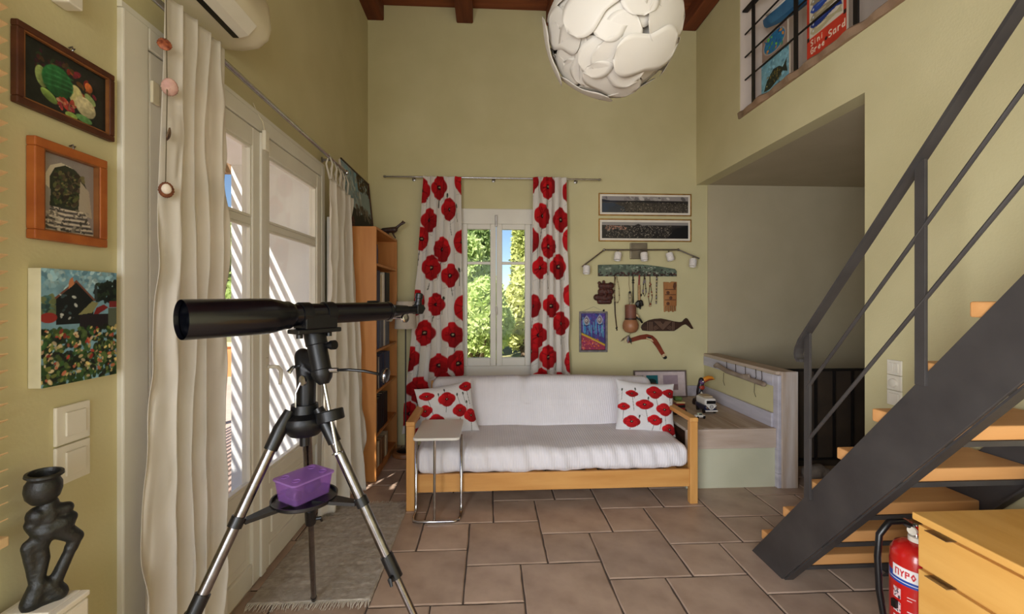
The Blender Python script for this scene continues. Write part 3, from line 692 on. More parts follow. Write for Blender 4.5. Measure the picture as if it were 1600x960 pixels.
c.poly([(.105, .195), (.15, .235), (.172, .23), (.15, .20)], (140, 140, 96)); c.poly([(.155, .195), (.165, .215), (.19, .225), (.206, .215), (.16, .19)], (126, 36, 36)); c.rect(.208, .215, .236, .235, (126, 44, 44))
c.rect(.11, .15, .21, .195, (34, 30, 36)); c.rect(.206, .15, .236, .213, (90, 100, 84)); c.ell(.02, .19, .025, .015, (150, 50, 44))
c.dabs(14, .05, .18, .10, .26, [(210, 214, 206), (60, 80, 84)], .006, 4)
c.dabs(420, 0, 0, .236, .155, [(40, 66, 34), (58, 92, 46), (28, 40, 26), (84, 106, 56), (24, 30, 24)], .012, 5)
c.dabs(150, 0, .01, .236, .16, [(216, 196, 160), (196, 170, 130), (190, 110, 80), (168, 60, 50), (222, 200, 130), (130, 140, 70)], .0075, 6)
wall_picture_left('canvas_painting', 'unframed canvas painting of a dark house in a flower garden', 1.229, 1.465, 1.259, 1.585, 0, None, c, .035, 'painting', False, PRINT)
sw = thing('wall_switch', (XL, 1.35, .95), 'pair of white rocker switches stacked on the left wall above the carved figure', 'switch')
for z0, z1 in ((1.078, 1.190), (.962, 1.074)):
    p = box('switch_plate', (XL, 1.297, z0), (XL + .010, 1.403, z1), PLASTIC, sw, bevel=.003)
    MB().prism([(0, 0), (.062, 0), (.062, .07), (0, .07)], (XL + .010, 1.322, z0 + .022), EY, EZ, EX, .006).build('rocker', PLASTIC, p, bevel=.002)
put(box('wall_sensor', (XL + .001, 1.29, 2.345), (XL + .05, 1.335, 2.42), PLASTIC, None, bevel=.004), 'small white box fixed to the wall above the fruit picture', 'sensor box')
# side window and wooden blind
w2 = thing('window_2', (XL, .5, BLW[2]), kind='structure'); y0, y1, z0, z1 = BLW
f = MB(); f.box((XL - .09, y0, z0), (XL - .04, y0 + .06, z1)).box((XL - .09, y1 - .06, z0), (XL - .04, y1, z1)).box((XL - .09, y0 + .06, z0), (XL - .04, y1 - .06, z0 + .06)).box((XL - .09, y0 + .06, z1 - .06), (XL - .04, y1 - .06, z1))
f.build('window_frame', WHITE, w2, bevel=.004); box('glass_pane', (XL - .067, y0 + .06, z0 + .06), (XL - .063, y1 - .06, z1 - .06), GLASS, w2)
bl = thing('wooden_blind', (XL + .05, .5, .90), 'wooden venetian blind on the left wall beside the pictures', 'blind')
SLAT = wood('blind_slat_wood', (236, 206, 158), (224, 188, 138), .5, 'y')
box('head_rail', (XL + .01, -.14, 2.40), (XL + .07, 1.125, 2.445), SLAT, bl); box('bottom_rail', (XL + .015, -.14, .895), (XL + .065, 1.125, .92), SLAT, bl, bevel=.004)
sm = None
for k in range(36):
    z = .95 + .0405 * k
    if sm is None:
        o = MB().box((XL + .013, -.14, z), (XL + .063, 1.125, z + .003), Matrix.Rotation(math.radians(-24), 3, 'Y')).build('slat', SLAT, bl); sm = o.data
    else: o = bpy.data.objects.new('slat', sm); COL.objects.link(o); o.parent = bl; o.location = (0, 0, .0405 * k)
for y in (.1, .95): MB().tube([(XL + .068, y, .92), (XL + .068, y, 2.40)], .0015, 5).build('ladder_cord', CREAM, bl)
# radiator
rd = thing('radiator', (XL + .1, .7, .1), 'white panel radiator with slotted top grille below the blind', 'radiator')
RADP = mat('radiator_enamel', (238, 230, 212), .3, 0, (232, 224, 206), 6)
box('back_panel', (XL + .03, .2, .12), (XL + .05, 1.215, .70), RADP, rd, bevel=.004); box('front_panel', (XL + .15, .2, .12), (XL + .172, 1.215, .705), RADP, rd, bevel=.006)
box('side_cover', (XL + .05, 1.2, .12), (XL + .15, 1.218, .715), RADP, rd, bevel=.004)
g = MB(); g.box((XL + .03, .2, .708), (XL + .048, 1.218, .722)).box((XL + .150, .2, .708), (XL + .172, 1.218, .722)).box((XL + .048, 1.13, .708), (XL + .150, 1.218, .722)); g.build('grille_frame', RADP, rd, bevel=.003)
for k in range(36): box('grille_slat', (XL + .048, 1.114 - .025 * k, .709), (XL + .150, 1.126 - .025 * k, .720), RADP, rd)
for y in (.35, 1.05): box('foot', (XL + .05, y, 0), (XL + .15, y + .03, .13), RADP, rd)
# carved figure carrying a bowl
def figure():
    x, y, z = XL + .108, 1.175, .722   # base
    t = thing('carved_figure', (x, y, z), 'black carved wooden figure balancing a bowl on its head, standing on the radiator', 'sculpture')
    E1 = Vector((.62, .78, 0)); U = Vector((0, 0, 1))
    def q(a, b, c_=0): return Vector((x, y, z)) + E1 * a + U * b * 1.07 + Vector((.78, -.62, 0)) * c_
    blobs('body', [(q(-.030, .012), q(-.018, .05), .024, .020), (q(.016, .012), q(.0, .04), .022, .02), (q(-.03, .01), q(.02, .01), .018, .018),
        (q(-.022, .05), q(-.010, .105), .015, .013), (q(-.010, .105), q(-.014, .140), .014, .014),        # near shin and knee
        (q(.008, .035), q(.040, .11), .016, .013), (q(.040, .11), q(.050, .135), .015, .015),              # far shin
        (q(.050, .135), q(.010, .175), .017, .026), (q(-.014, .14), q(-.008, .175), .017, .026),            # thighs
        (q(-.034, .148), q(-.014, .160), .016, .015), (q(-.036, .146), q(-.030, .085), .015, .011), (q(-.030, .085), q(-.024, .05), .011, .012),
        (q(-.004, .172), q(.026, .182), .028, .026), (q(.012, .18), q(.040, .188), .024, .015),              # torso bent over
        (q(-.028, .196), q(-.018, .165), .018, .014), (q(-.020, .214), q(.032, .214), .024, .016), (q(.0, .20), q(.0, .235), .024, .020)], EBONY, t, voxel=.0035)
    prof = [(.012, 0), (.022, .004), (.032, .018), (.036, .036), (.035, .052), (.029, .064), (.030, .068), (.037, .074), (.036, .08), (.030, .081), (.025, .07), (.028, .05), (.026, .03), (.01, .02)]
    MB().lathe(prof, q(-.012, .240), (.10, -.03, 1), 28).build('bowl', EBONY, t, smooth='auto')
figure()
# air conditioner above the rod
ac = thing('air_conditioner', (XL + .1, 1.68, 2.66), 'white wall air conditioner above the curtain of the glazed door', 'air conditioner')
y0, y1 = 1.26, 2.10; zb = 2.665
prof = [(0, .0), (.09, -.005), (.165, .008), (.212, .05), (.225, .10), (.215, .2), (.19, .26), (.0, .27)]
rad = []
m = MB(); ys = [y0, y0 + .012, y1 - .05, y1 - .022, y1 - .006, y1]; sc = [.96, 1, 1, .985, .95, .9]; n = len(prof); vs = []; fs = []
for yy, k in zip(ys, sc):
    for a, b in prof: vs.append((XL + .001 + a * k, yy, zb + .13 + (b - .13) * k))
for i in range(len(ys) - 1):
    for j in range(n): fs.append((i * n + j, i * n + (j + 1) % n, (i + 1) * n + (j + 1) % n, (i + 1) * n + j))
fs.append(tuple(range(n))); fs.append(tuple((len(ys) - 1) * n + j for j in range(n)))
m.add(vs, fs).build('housing', CREAM, ac, smooth='auto', bevel=.006)
box('air_slot', (XL + .112, y0 + .06, zb - .010), (XL + .136, y1 - .13, zb + .006), BLACK, ac)
MB().prism([(.139, -.010), (.178, .002), (.214, .044), (.209, .047), (.175, .010), (.139, -.004)], (XL, y0 + .06, zb), EX, EZ, EY, y1 - y0 - .19).build('flap', PLASTIC, ac)
# string of shells on the rod end
sh = thing('shell_string', (-1.115, 1.555, 1.84), 'string of four seashells hanging from the near end of the curtain rod', 'shell garland')
MB().tube([(-1.115, 1.555, 2.56), (-1.112, 1.556, 2.2), (-1.115, 1.552, 1.86)], .0016, 5).build('thread', mat('shell_thread', (96, 86, 60), .9), sh)
def scallop(c_, r, tilt, yaw, material, deep=.35, ribs=9):
    N_ = 40; M_ = 8; m = MB(); vs = []; fs = []
    R = Matrix.Rotation(yaw, 3, 'Z') @ Matrix.Rotation(tilt, 3, 'Y')
    for i in range(M_ + 1):
        rr = i / M_
        for k in range(N_):
            a = 2 * PI * k / N_; hinge = max(0, -sin(a)); w_ = r * rr * (1 + .05 * cos(a * ribs * 2)) * (1 - .25 * hinge)
            dome = deep * r * (1 - rr ** 2) + .03 * r * cos(a * ribs * 2) * rr
            vs.append(Vector(c_) + R @ Vector((dome * .8, w_ * cos(a) * .72, w_ * sin(a) * 1.0)))
    for i in range(M_):
        for k in range(N_): fs.append((i * N_ + k, i * N_ + (k + 1) % N_, (i + 1) * N_ + (k + 1) % N_, (i + 1) * N_ + k))
    m.add(vs, fs)
    return m
SH1 = mat('shell_orange', (190, 110, 70), .5, 0, (110, 44, 30), 90); SH2 = mat('shell_pink', (214, 176, 160), .5, 0, (188, 140, 130), 30)
SH3 = mat('shell_brown', (140, 112, 86), .5, 0, (84, 60, 44), 40); SH4 = mat('shell_white', (236, 224, 206), .5, 0, (220, 200, 180), 12); SH5 = mat('shell_rim', (132, 74, 40), .7, 0, (92, 48, 26), 60)
scallop((-1.115, 1.548, 2.375), .028, -.3, -.9, SH1).build('seashell', SH1, sh, smooth=True, solid=.003)
scallop((-1.110, 1.565, 2.235), .033, .5, -.9, SH2).build('seashell', SH2, sh, smooth=True, solid=.003)
scallop((-1.112, 1.558, 2.070), .026, .2, .6, SH3).build('seashell', SH3, sh, smooth=True, solid=.003)
o = scallop((-1.115, 1.556, 1.875), .030, .2, -.9, SH5).build('seashell', SH5, sh, smooth=True, solid=.003)
scallop((-1.109, 1.549, 1.878), .019, .2, -.9, SH4, .45).build('white_face', SH4, o, smooth=True, solid=.003)

# ------------------------------------------------------------------ bookcase with books, painting and figure on top
BX0, BX1, BY0, BY1 = XL + .012, -.925, 3.60, 4.42
bc = thing('bookcase', ((BX0 + BX1) / 2, (BY0 + BY1) / 2, 0), 'tall open wooden bookcase against the left wall behind the white curtain', 'bookcase')
box('side_panel', (BX0, BY0, 0), (BX1, BY0 + .022, 2.10), BOOKW, bc, bevel=.002); box('side_panel', (BX0, BY1 - .022, 0), (BX1, BY1, 2.10), BOOKW, bc, bevel=.002)
box('top_panel', (BX0, BY0 + .022, 2.078), (BX1, BY1 - .022, 2.10), BOOKW, bc, bevel=.002); box('back_panel', (BX0, BY0 + .022, .05), (BX0 + .008, BY1 - .022, 2.078), BOOKW, bc)
SHZ = [.07, .37, .735, 1.08, 1.44, 1.80]
for z in SHZ: box('shelf', (BX0 + .008, BY0 + .022, z - .02), (BX1 - .004, BY1 - .022, z), BOOKW, bc, bevel=.002)
box('plinth', (BX1 - .03, BY0 + .022, 0), (BX1 - .015, BY1 - .022, .05), BOOKW, bc)
PAGES = mat('book_pages', (226, 216, 192), .9, 0, (214, 204, 178), 80)
BCOL = {'navy': (28, 38, 70), 'black': (20, 20, 22), 'white': (216, 208, 196), 'cream': (206, 184, 146), 'grey': (96, 98, 108), 'slate blue': (60, 72, 104), 'brown': (140, 96, 58), 'dark red': (110, 34, 34)}
ORDN = 'first second third fourth fifth sixth seventh eighth ninth tenth eleventh twelfth thirteenth fourteenth fifteenth sixteenth seventeenth eighteenth'.split()
rows = ['top', 'second', 'third', 'fourth', 'fifth', 'lowest']
specs = {  # shelf: (order from the top, [(colour, count, thickness, height, depth)])
    5: (0, [('grey', 2, .018, .15, .15), ('slate blue', 2, .016, .17, .16), ('dark red', 2, .02, .14, .15)]),
    4: (1, [('navy', 3, .062, .315, .285), ('cream', 2, .035, .28, .25), ('white', 2, .03, .30, .26), ('black', 3, .065, .32, .29)]),
    3: (2, [('slate blue', 4, .032, .30, .27), ('grey', 6, .03, .31, .27), ('white', 2, .024, .28, .25), ('grey', 4, .035, .30, .26)]),
    2: (3, [('black', 2, .05, .30, .27), ('white', 2, .022, .27, .25), ('navy', 4, .05, .30, .27), ('slate blue', 3, .06, .29, .26)]),
    1: (4, [('white', 2, .03, .27, .24), ('black', 7, .055, .30, .27)]),
    0: (5, [('cream', 4, .04, .22, .24), ('brown', 4, .045, .21, .22), ('cream', 3, .05, .2, .2)])}
for s, (ordn, lst) in specs.items():
    y = BY0 + .03; z = SHZ[s] + .0005; nb = 0
    for cname, n, th, hh, dp in lst:
        cm = mat('book_cover_' + cname.replace(' ', '_'), BCOL[cname], .5, 0, None, 15, rnd=.2)
        for k in range(n):
            t_ = th * random.uniform(.88, 1.06); H = min(hh * random.uniform(.93, 1.0), (SHZ[s + 1] if s < 5 else 2.078) - SHZ[s] - .03); D = dp * random.uniform(.95, 1)
            if y + t_ > BY1 - .03: break
            xf = BX1 - .012 - random.uniform(0, .01)
            b = MB().box((xf - D, y, z), (xf, y + .002, z + H)).box((xf - D, y + t_ - .003, z), (xf, y + t_ - .001, z + H)).box((xf - .003, y + .002, z), (xf, y + t_ - .003, z + H)).build('book', cm, None)
            nb += 1; put(b, '%s %s, %s from the curtain end of the bookcase\'s %s shelf' % (cname, 'binder' if th > .045 else 'book', ORDN[nb - 1], rows[ordn]), 'book', 'books on the %s bookcase shelf' % rows[ordn])
            MB().box((xf - D + .004, y + .0022, z + .003), (xf - .0035, y + t_ - .0032, z + H - .004)).build('pages', PAGES, b)
            y += t_ + .001
# painting leaning on the wall on top of the bookcase
pt = thing('landscape_painting', (XL + .1, 3.95, 2.10), 'large seascape painting leaning on the wall on top of the bookcase', 'painting')
w, h_ = .80, .56
c = Cv(w, h_, 150, (150, 170, 176)).mottle(.15, 4, 5); c.dabs(90, 0, .3, .5, .56, [(120, 160, 178), (176, 186, 184), (140, 160, 168)], .05, 2)
c.poly([(0, 0), (0, .26), (.2, .22), (.45, .18), (.62, .24), (.8, .2), (.8, 0)], (24, 26, 24)); c.dabs(60, .3, .16, .8, .26, [(90, 76, 66), (60, 56, 50), (120, 110, 100)], .03, 3)
c.dabs(120, .42, .42, .8, .56, [(60, 46, 28), (96, 70, 36), (40, 36, 24)], .025, 4); c.dabs(16, .02, .02, .2, .1, [(90, 40, 34)], .03, 6)
R_ = Matrix.Rotation(math.radians(-6), 3, 'Y'); ev = R_ @ Vector((0, 0, 1)); en = R_ @ Vector((1, 0, 0)); o0 = Vector((XL + .075, 3.63, 2.102))
MB().prism([(0, 0), (.80, 0), (.80, .56), (0, .56)], o0, EY, ev, -en, .016).build('board', mat('painting_edge', (214, 200, 184), .8), pt)
c.onto('picture', o0 + en * .001, EY, tuple(ev), PRINT, pt)
fr = MB(); fr.prism([(.80, 0), (.815, 0), (.815, .57), (.80, .57)], o0, EY, ev, en, .012).prism([(0, .56), (.80, .56), (.80, .57), (0, .57)], o0, EY, ev, en, .01)
fr.build('frame', wood('dark_thin_frame', (84, 52, 30), (56, 34, 20)), pt)
# long-necked animal figure
x, y, z = -.965, 4.30, 2.10
dn = thing('bird_figure', (x, y, z), 'dark long-necked animal figure standing on the bookcase beside the painting', 'figurine')
blobs('body', [((x - .07, y, z + .075), (x + .04, y, z + .085), .026, .03), ((x + .04, y, z + .09), (x + .10, y, z + .14), .016, .012), ((x + .10, y, z + .14), (x + .135, y, z + .155), .014, .010),
    ((x + .105, y, z + .15), (x + .12, y, z + .172), .008, .006), ((x - .07, y, z + .08), (x - .14, y, z + .07), .018, .006), ((x - .03, y, z + .06), (x - .02, y, z + .03), .013, .008), ((x - .02, y, z + .03), (x - .01, y, z + .006), .008, .008),
    ((x + .02, y + .01, z + .06), (x + .03, y + .01, z + .03), .013, .008), ((x + .03, y + .01, z + .03), (x + .045, y + .01, z + .006), .008, .008)], mat('figure_dark_glaze', (74, 50, 40), .4, 0, (40, 28, 26), 30), dn, voxel=.004)

# ------------------------------------------------------------------ floor lamp in the corner
fl = thing('floor_lamp', (-.80, 4.20, 0), 'slim floor lamp with a pale shade between bookcase and poppy curtain', 'floor lamp')
MB().lathe([(.115, 0), (.125, .01), (.125, .035), (.118, .045), (.08, .048)], (-.80, 4.20, 0), n=32).build('base', wood('lamp_base_wood', (140, 92, 52), (112, 70, 40)), fl, smooth='auto')
MB().lathe([(.085, .0), (.07, .012), (.02, .02)], (-.80, 4.20, .048), n=28).build('base_cover', BLACK, fl, smooth='auto')
MB().tube([(-.80, 4.20, .06), (-.80, 4.20, 1.45)], .007, 8).build('pole', DSTEEL, fl, smooth='auto')
MB().lathe([(.105, 0), (.085, .26), (.083, .26), (.103, 0)], (-.80, 4.20, 1.22), n=32, cap=False).build('lamp_shade', mat('lamp_shade_paper', (226, 216, 202), .9, 0, (216, 206, 192), 10, trans=.4), fl, smooth='auto')
MB().ball((-.80, 4.20, 1.36), .03).build('bulb', PLASTIC, fl, smooth=True)

# ------------------------------------------------------------------ sofa
sf = thing('sofa', (.475, 3.55, 0), 'wooden-framed sofa with a white ribbed cover under the window', 'sofa')
X0, X1, Y0, Y1 = -.585, 1.53, 3.09, 3.98
for xa in (X0, X1 - .058):
    box('leg', (xa, Y0, 0), (xa + .058, Y0 + .045, .60), PINEY, sf, bevel=.004); box('leg', (xa, Y1 - .06, 0), (xa + .058, Y1 - .015, .60), PINEY, sf, bevel=.004)
    box('armrest', (xa - .002, Y0 - .004, .60), (xa + .060, Y1 - .01, .632), PINEL, sf, bevel=.006)
    box('side_rail', (xa + .016, Y0 + .045, .13), (xa + .042, Y1 - .06, .25), PINEL, sf, bevel=.003)
box('front_rail', (X0 + .058, Y0 + .008, .125), (X1 - .058, Y0 + .034, .252), PINE, sf, bevel=.004); box('back_rail', (X0 + .058, Y1 - .05, .13), (X1 - .058, Y1 - .02, .25), PINE, sf, bevel=.004)
for k in range(10): box('bed_slat', (X0 + .1 + k * .2, Y0 + .036, .225), (X0 + .18 + k * .2, Y1 - .05, .245), PINEL, sf)
box('backrest_frame', (X0 + .06, Y1 - .03, .25), (X1 - .06, Y1 + .0, .76), PINE, sf, bevel=.004)
def ripple(P, amp, seed):
    r = np.random.RandomState(seed); d = np.zeros(len(P))
    for k in range(14):
        f = r.normal(0, 1, 3) * np.array([7, 11, 11]); d += np.sin(P @ f + r.uniform(0, 6.3)) / (1 + k * .15)
    return d[:, None] * amp * .18
def seat_fn(P, U):
    u = (P[:, 0] - X0) / (X1 - X0); v = (P[:, 1] - Y0) / (Y1 - Y0); top = (U[:, 2] > .5)
    P = P.copy()
    P[:, 2] += np.where(top, .018 * np.sin(PI * np.clip(v, 0, 1)) - .012 * np.exp(-((u - .52) / .12) ** 2), 0)
    fr_ = np.clip((.12 - v) / .12, 0, 1); P[:, 1] += fr_ * (.007 * np.sin(P[:, 0] * 17 + 3 * np.sin(P[:, 0] * 2.3)) + .005 * np.sin(P[:, 0] * 41 + 1) + .006 * np.sin(P[:, 0] * 67 + P[:, 2] * 20)) - fr_ * .012
    P += ripple(P, .011, 3) * np.array([[.4, 1, .8]]); P[:, 2] = np.maximum(P[:, 2], .246)
    P[:, 2] += np.where(U[:, 2] < .01, .006 * np.sin(P[:, 0] * 19) * fr_, 0)
    return P
def cover(name, me): return link_mesh(name, me, LINEN, sf, smooth=True)
cover('seat_mattress', softbox((X0 + .060, Y0 + .012, .248), (X1 - .060, Y1 - .2, .425), .06, (150, 44, 14), seat_fn))
def back_fn(P, U):
    P = P.copy(); z0 = .40; k = (P[:, 2] - z0) / .40; P[:, 1] += .20 * (k - .5)
    x = P[:, 0]; P[:, 2] += np.where(U[:, 2] > .5, .012 * np.sin(x * 2.1 + .6) - .02 * np.exp(-((x - .33) / .05) ** 2), 0)
    P[:, 1] += np.exp(-((x - .33) / .035) ** 2) * .02 * np.clip(k - .4, 0, 1)
    return P + ripple(P, .012, 8) * np.array([[.3, 1, .5]])
cover('back_cushion', softbox((X0 + .085, Y1 - .26, .40), (X1 - .07, Y1 - .10, .80), .055, (150, 14, 40), back_fn))
def pillow(name, label, centre, w, h_, t, rot, seed):
    c = Cv(w, h_, 150, (232, 230, 230)); q = random.Random(seed)
    pts = [(.12, .34), (.30, .37), (.22, .25), (.05, .22), (.38, .22), (.30, .12), (.12, .09), (.43, .37), (.42, .05)] if seed % 2 else [(.09, .38), (.25, .32), (.42, .41), (.34, .20), (.14, .14), (.43, .14), (.06, .25), (.26, .05)]
    pts = [(a / .47 * w, b / .47 * h_) for a, b in pts]
    for x, y in pts: stem(c, x, y, q.uniform(.10, .16), q, .0022)
    for k in range(7): bud(c, q.uniform(.04, w - .04), q.uniform(.08, h_ - .05), .014, q)
    for k in range(10): x = q.uniform(0, w); y = q.uniform(0, h_); c.line([(x, y), (x + .04, y + .015), (x + .07, y - .005)], .0011, (186, 184, 180), .7)
    for i, (x, y) in enumerate(pts): poppy(c, x, y, q.uniform(.048, .066), seed * 50 + i, q.choice((.62, .8, .95)))
    u = c.X / w * 2 - 1; v = c.Y / h_ * 2 - 1
    prof = np.clip((1 - np.abs(u) ** 3.2) * (1 - np.abs(v) ** 3.2), 0, 1) ** .55
    sx = c.X - w / 2 - np.sign(u) * np.abs(u) ** 3 * .018 * (1 - v ** 2); sy = c.Y - h_ / 2 - np.sign(v) * np.abs(v) ** 3 * .018 * (1 - u ** 2)
    wob = (vnoise(c.ny, c.nx, 5, seed) - .5) * .02 * prof
    M_ = Matrix.Rotation(rot[2], 3, 'Z') @ Matrix.Rotation(rot[0], 3, 'X') @ Matrix.Rotation(rot[1], 3, 'Y'); Mn = np.array(M_)
    F_ = np.stack([sx, -t / 2 * prof - wob, sy], -1) @ Mn.T + np.array(centre); Bk = np.stack([sx, t / 2 * prof, sy], -1) @ Mn.T + np.array(centre)
    o = thing(name, (centre[0], centre[1], centre[2] - h_ / 2), label, 'cushion')
    grid('front_cover', F_, CLOTHP, o, c.C, smooth=True); grid('back_cover', Bk[:, ::-1], CLOTHP, o, c.C[:, ::-1], smooth=True)
pillow('poppy_cushion', 'square white cushion with red poppies behind the small white table', (-.345, 3.545, .60), .47, .42, .13, (math.radians(-20), math.radians(-9), math.radians(4)), 2)
pillow('poppy_cushion', 'square white cushion with red poppies leaning beside the bench', (1.29, 3.515, .605), .48, .43, .13, (math.radians(-21), math.radians(4), math.radians(-8)), 5)

# ------------------------------------------------------------------ C-shaped side table
st = thing('side_table', (-.35, 3.05, 0), 'small white tray table with a bent chrome base standing over the sofa seat', 'side table')
def rrect(w, h_, r, n=6):
    out = []
    for cx_, cy_, a0 in ((w - r, h_ - r, 0), (r, h_ - r, 90), (r, r, 180), (w - r, r, 270)):
        for k in range(n + 1): a = math.radians(a0 + 90 * k / n); out.append((cx_ + r * cos(a), cy_ + r * sin(a)))
    return out
MB().prism(rrect(.315, .46, .03), (-.512, 2.925, .548), EX, EY, EZ, .018).build('tray_top', mat('white_laminate', (232, 228, 218), .35, 0, (228, 224, 214), 6), st, bevel=.004)
# floor loop: a bent tube, with uprights rising from it
loop = [(-.195, 3.03, .012), (-.197, 2.97, .012), (-.205, 2.925, .012), (-.235, 2.912, .012), (-.47, 2.912, .012), (-.503, 2.925, .012), (-.51, 2.97, .012), (-.51, 3.03, .012), (-.51, 3.052, .03), (-.51, 3.06, .07), (-.51, 3.06, .548)]
MB().tube([(-.195, 3.06, .548), (-.195, 3.06, .07), (-.195, 3.052, .03)] + loop, .0105, 10).build('base_tube', CHROME, st, smooth=True)
MB().tube([(-.365, 2.914, .012), (-.365, 2.93, .548)], .009, 10).build('front_upright', CHROME, st, smooth='auto')

# ------------------------------------------------------------------ rug
rg = thing('rug', (-.88, 2.69, 0), 'grey woven rag rug with a white fringe in front of the glazed door', 'rug')
ny, nx = 190, 120; s = np.linspace(0, 1, nx)[None]; t = np.linspace(0, 1, ny)[:, None]
zz = .011 + .0045 * np.sin(t * 560 + 2.5 * vnoise(ny, nx, 9, 2)) * .5 + .007 * (vnoise(ny, nx, 38, 4) - .5)
edge = (np.abs(s - .5) > .497) | (np.abs(t - .5) > .499); zz = np.where(edge, .002, zz)
P = np.stack([-1.185 + .6 * s + 0 * t + .008 * (vnoise(ny, nx, 14, 7) - .5), 2.175 + 1.03 * t + 0 * s + 0 * zz, zz], -1)
nz_ = vnoise(ny, nx, 50, 9)[..., None]; C_ = np.array([158, 148, 136.]) * (1 - nz_) + np.array([196, 188, 176.]) * nz_; C_ *= (.92 + .12 * (np.sin(t * 560) > 0))[..., None]
grid('rug_body', P, print_mat('woven_rug', .95, 0, .4, 260), rg, C_, smooth=True)
fm = MB()
for k in range(95):
    for yy, sg in ((2.175, -1), (3.205, 1)):
        x = -1.18 + .59 * k / 94; dx = random.uniform(-.014, .014); L_ = random.uniform(.03, .055)
        fm.tube([(x, yy - .004 * sg, .008), (x + dx * .4, yy + sg * L_ * .5, .007), (x + dx, yy + sg * L_, .004)], [.0022, .0018, .0012], 4)
put(fm.build('fringe', mat('fringe_yarn', (226, 218, 204), .95), rg), kind='stuff')
# white screen foot beside the door
fs_ = thing('fly_screen', (-1.19, 3.36, 0), 'slim white screen panel standing against the wall behind the tab-top curtain', 'screen')
f = MB(); f.box((-1.215, 3.31, .05), (-1.185, 3.335, 2.12)).box((-1.215, 3.50, .05), (-1.185, 3.525, 2.12)).box((-1.215, 3.335, 2.09), (-1.185, 3.50, 2.12)).box((-1.215, 3.335, .05), (-1.185, 3.50, .09)); f.build('frame', WHITE, fs_, bevel=.003)
box('mesh_panel', (-1.202, 3.335, .09), (-1.198, 3.50, 2.09), mat('screen_mesh', (214, 208, 198), .9), fs_)
for y in (3.32, 3.51): box('foot', (-1.225, y - .012, 0), (-1.12, y + .012, .05), WHITE, fs_, bevel=.004)

# ------------------------------------------------------------------ things on the back wall (wall coordinates in metres)
YW = YB - .001
def onwall(poly, z, t): return MB().prism(poly, (0, YW, 0), EX, EZ, (0, -1, 0), t)
def panorama(label, z0, z1, c):
    x0, x1 = 1.152, 2.150; t = thing('panoramic_picture', ((x0 + x1) / 2, YB, z0), label, 'picture')
    f = MB(); fw = .012; a, b = YW - .016, YW
    f.box((x0, a, z0), (x1, b, z0 + fw)).box((x0, a, z1 - fw), (x1, b, z1)).box((x0, a, z0 + fw), (x0 + fw, b, z1 - fw)).box((x1 - fw, a, z0 + fw), (x1, b, z1 - fw))
    f.build('frame', mat('gold_frame', (186, 140, 62), .35, .5, (150, 108, 44), 20), t, bevel=.002)
    box('mat_board', (x0 + fw, YW - .009, z0 + fw), (x1 - fw, YW - .002, z1 - fw), mat('mat_board', (236, 228, 214), .9), t)
    c.onto('picture', (x0 + .034, YW - .0100, z0 + .034), EX, EZ, PRINTG, t)
w, h_ = .93, .171
c = Cv(w, h_, 90, (70, 64, 58)).mottle(.3, 20, 1); c.rect(0, .125, w, h_, (150, 144, 142)); c.dabs(20, 0, .13, w, h_, [(120, 114, 114), (176, 170, 166)], .03, 1); c.poly([(0, .14), (.1, .125), (.5, .128), (.93, .12), (.93, .095), (0, .11)], (40, 38, 40))
c.poly([(0, 0), (0, .1), (.12, .1), (.24, .06), (.26, 0)], (54, 60, 68)); c.dabs(420, .2, 0, w, .11, [(104, 98, 86), (50, 46, 42), (78, 72, 64), (128, 120, 106)], .007, 2)
panorama('gold-framed panoramic photograph of a bay and coastline, above the town panorama', 2.383, 2.620, c)
c = Cv(w, h_, 90, (40, 38, 38)).mottle(.3, 20, 3); c.rect(0, .138, w, h_, (150, 144, 140)); c.poly([(0, .14), (.35, .138), (.39, .155), (.43, .138), (.93, .142), (.93, .12), (0, .12)], (52, 48, 48))
c.dabs(900, .05, .01, .75, .135, [(140, 130, 118), (164, 154, 142), (60, 54, 50), (96, 88, 80), (36, 34, 34), (44, 40, 40)], .006, 4); c.poly([(.72, .03), (.8, .11), (.93, .14), (.93, 0), (.7, 0)], (30, 30, 32)); c.dabs(40, .03, .09, .28, .14, [(176, 130, 110), (150, 110, 96)], .010, 6)
panorama('gold-framed panoramic photograph of a dense hillside town, just above the spotlight bar', 2.110, 2.350, c)
# spotlight bar
sp = thing('spotlight_bar', (1.58, YB, 1.8), 'metal wall spotlight bar with five small white cup lamps', 'spotlight')
box('wall_plate', (1.487, YW - .025, 1.925), (1.668, YW, 2.095), mat('brushed_nickel', (150, 140, 122), .4, .7, (122, 112, 96), 6), sp, bevel=.004)
yb = YB - .085
MB().tube([(1.578, YW - .02, 2.012), (1.578, yb, 2.012)], .008, 8).build('stem', STEEL, sp)
MB().tube([(1.19, yb, 2.012), (1.975, yb, 2.018)], .0075, 10).build('bar', STEEL, sp, smooth='auto')
MB().tube([(1.19, yb, 2.012), (.955, yb - .02, 1.835)], .0075, 10).build('bar', STEEL, sp, smooth='auto'); MB().tube([(1.975, yb, 2.018), (2.185, yb - .03, 1.925)], .0075, 10).build('bar', STEEL, sp, smooth='auto')
for x, z in ((1.19, 2.012), (1.975, 2.018)): MB().ball((x, yb, z), .014).build('joint', STEEL, sp, smooth=True)
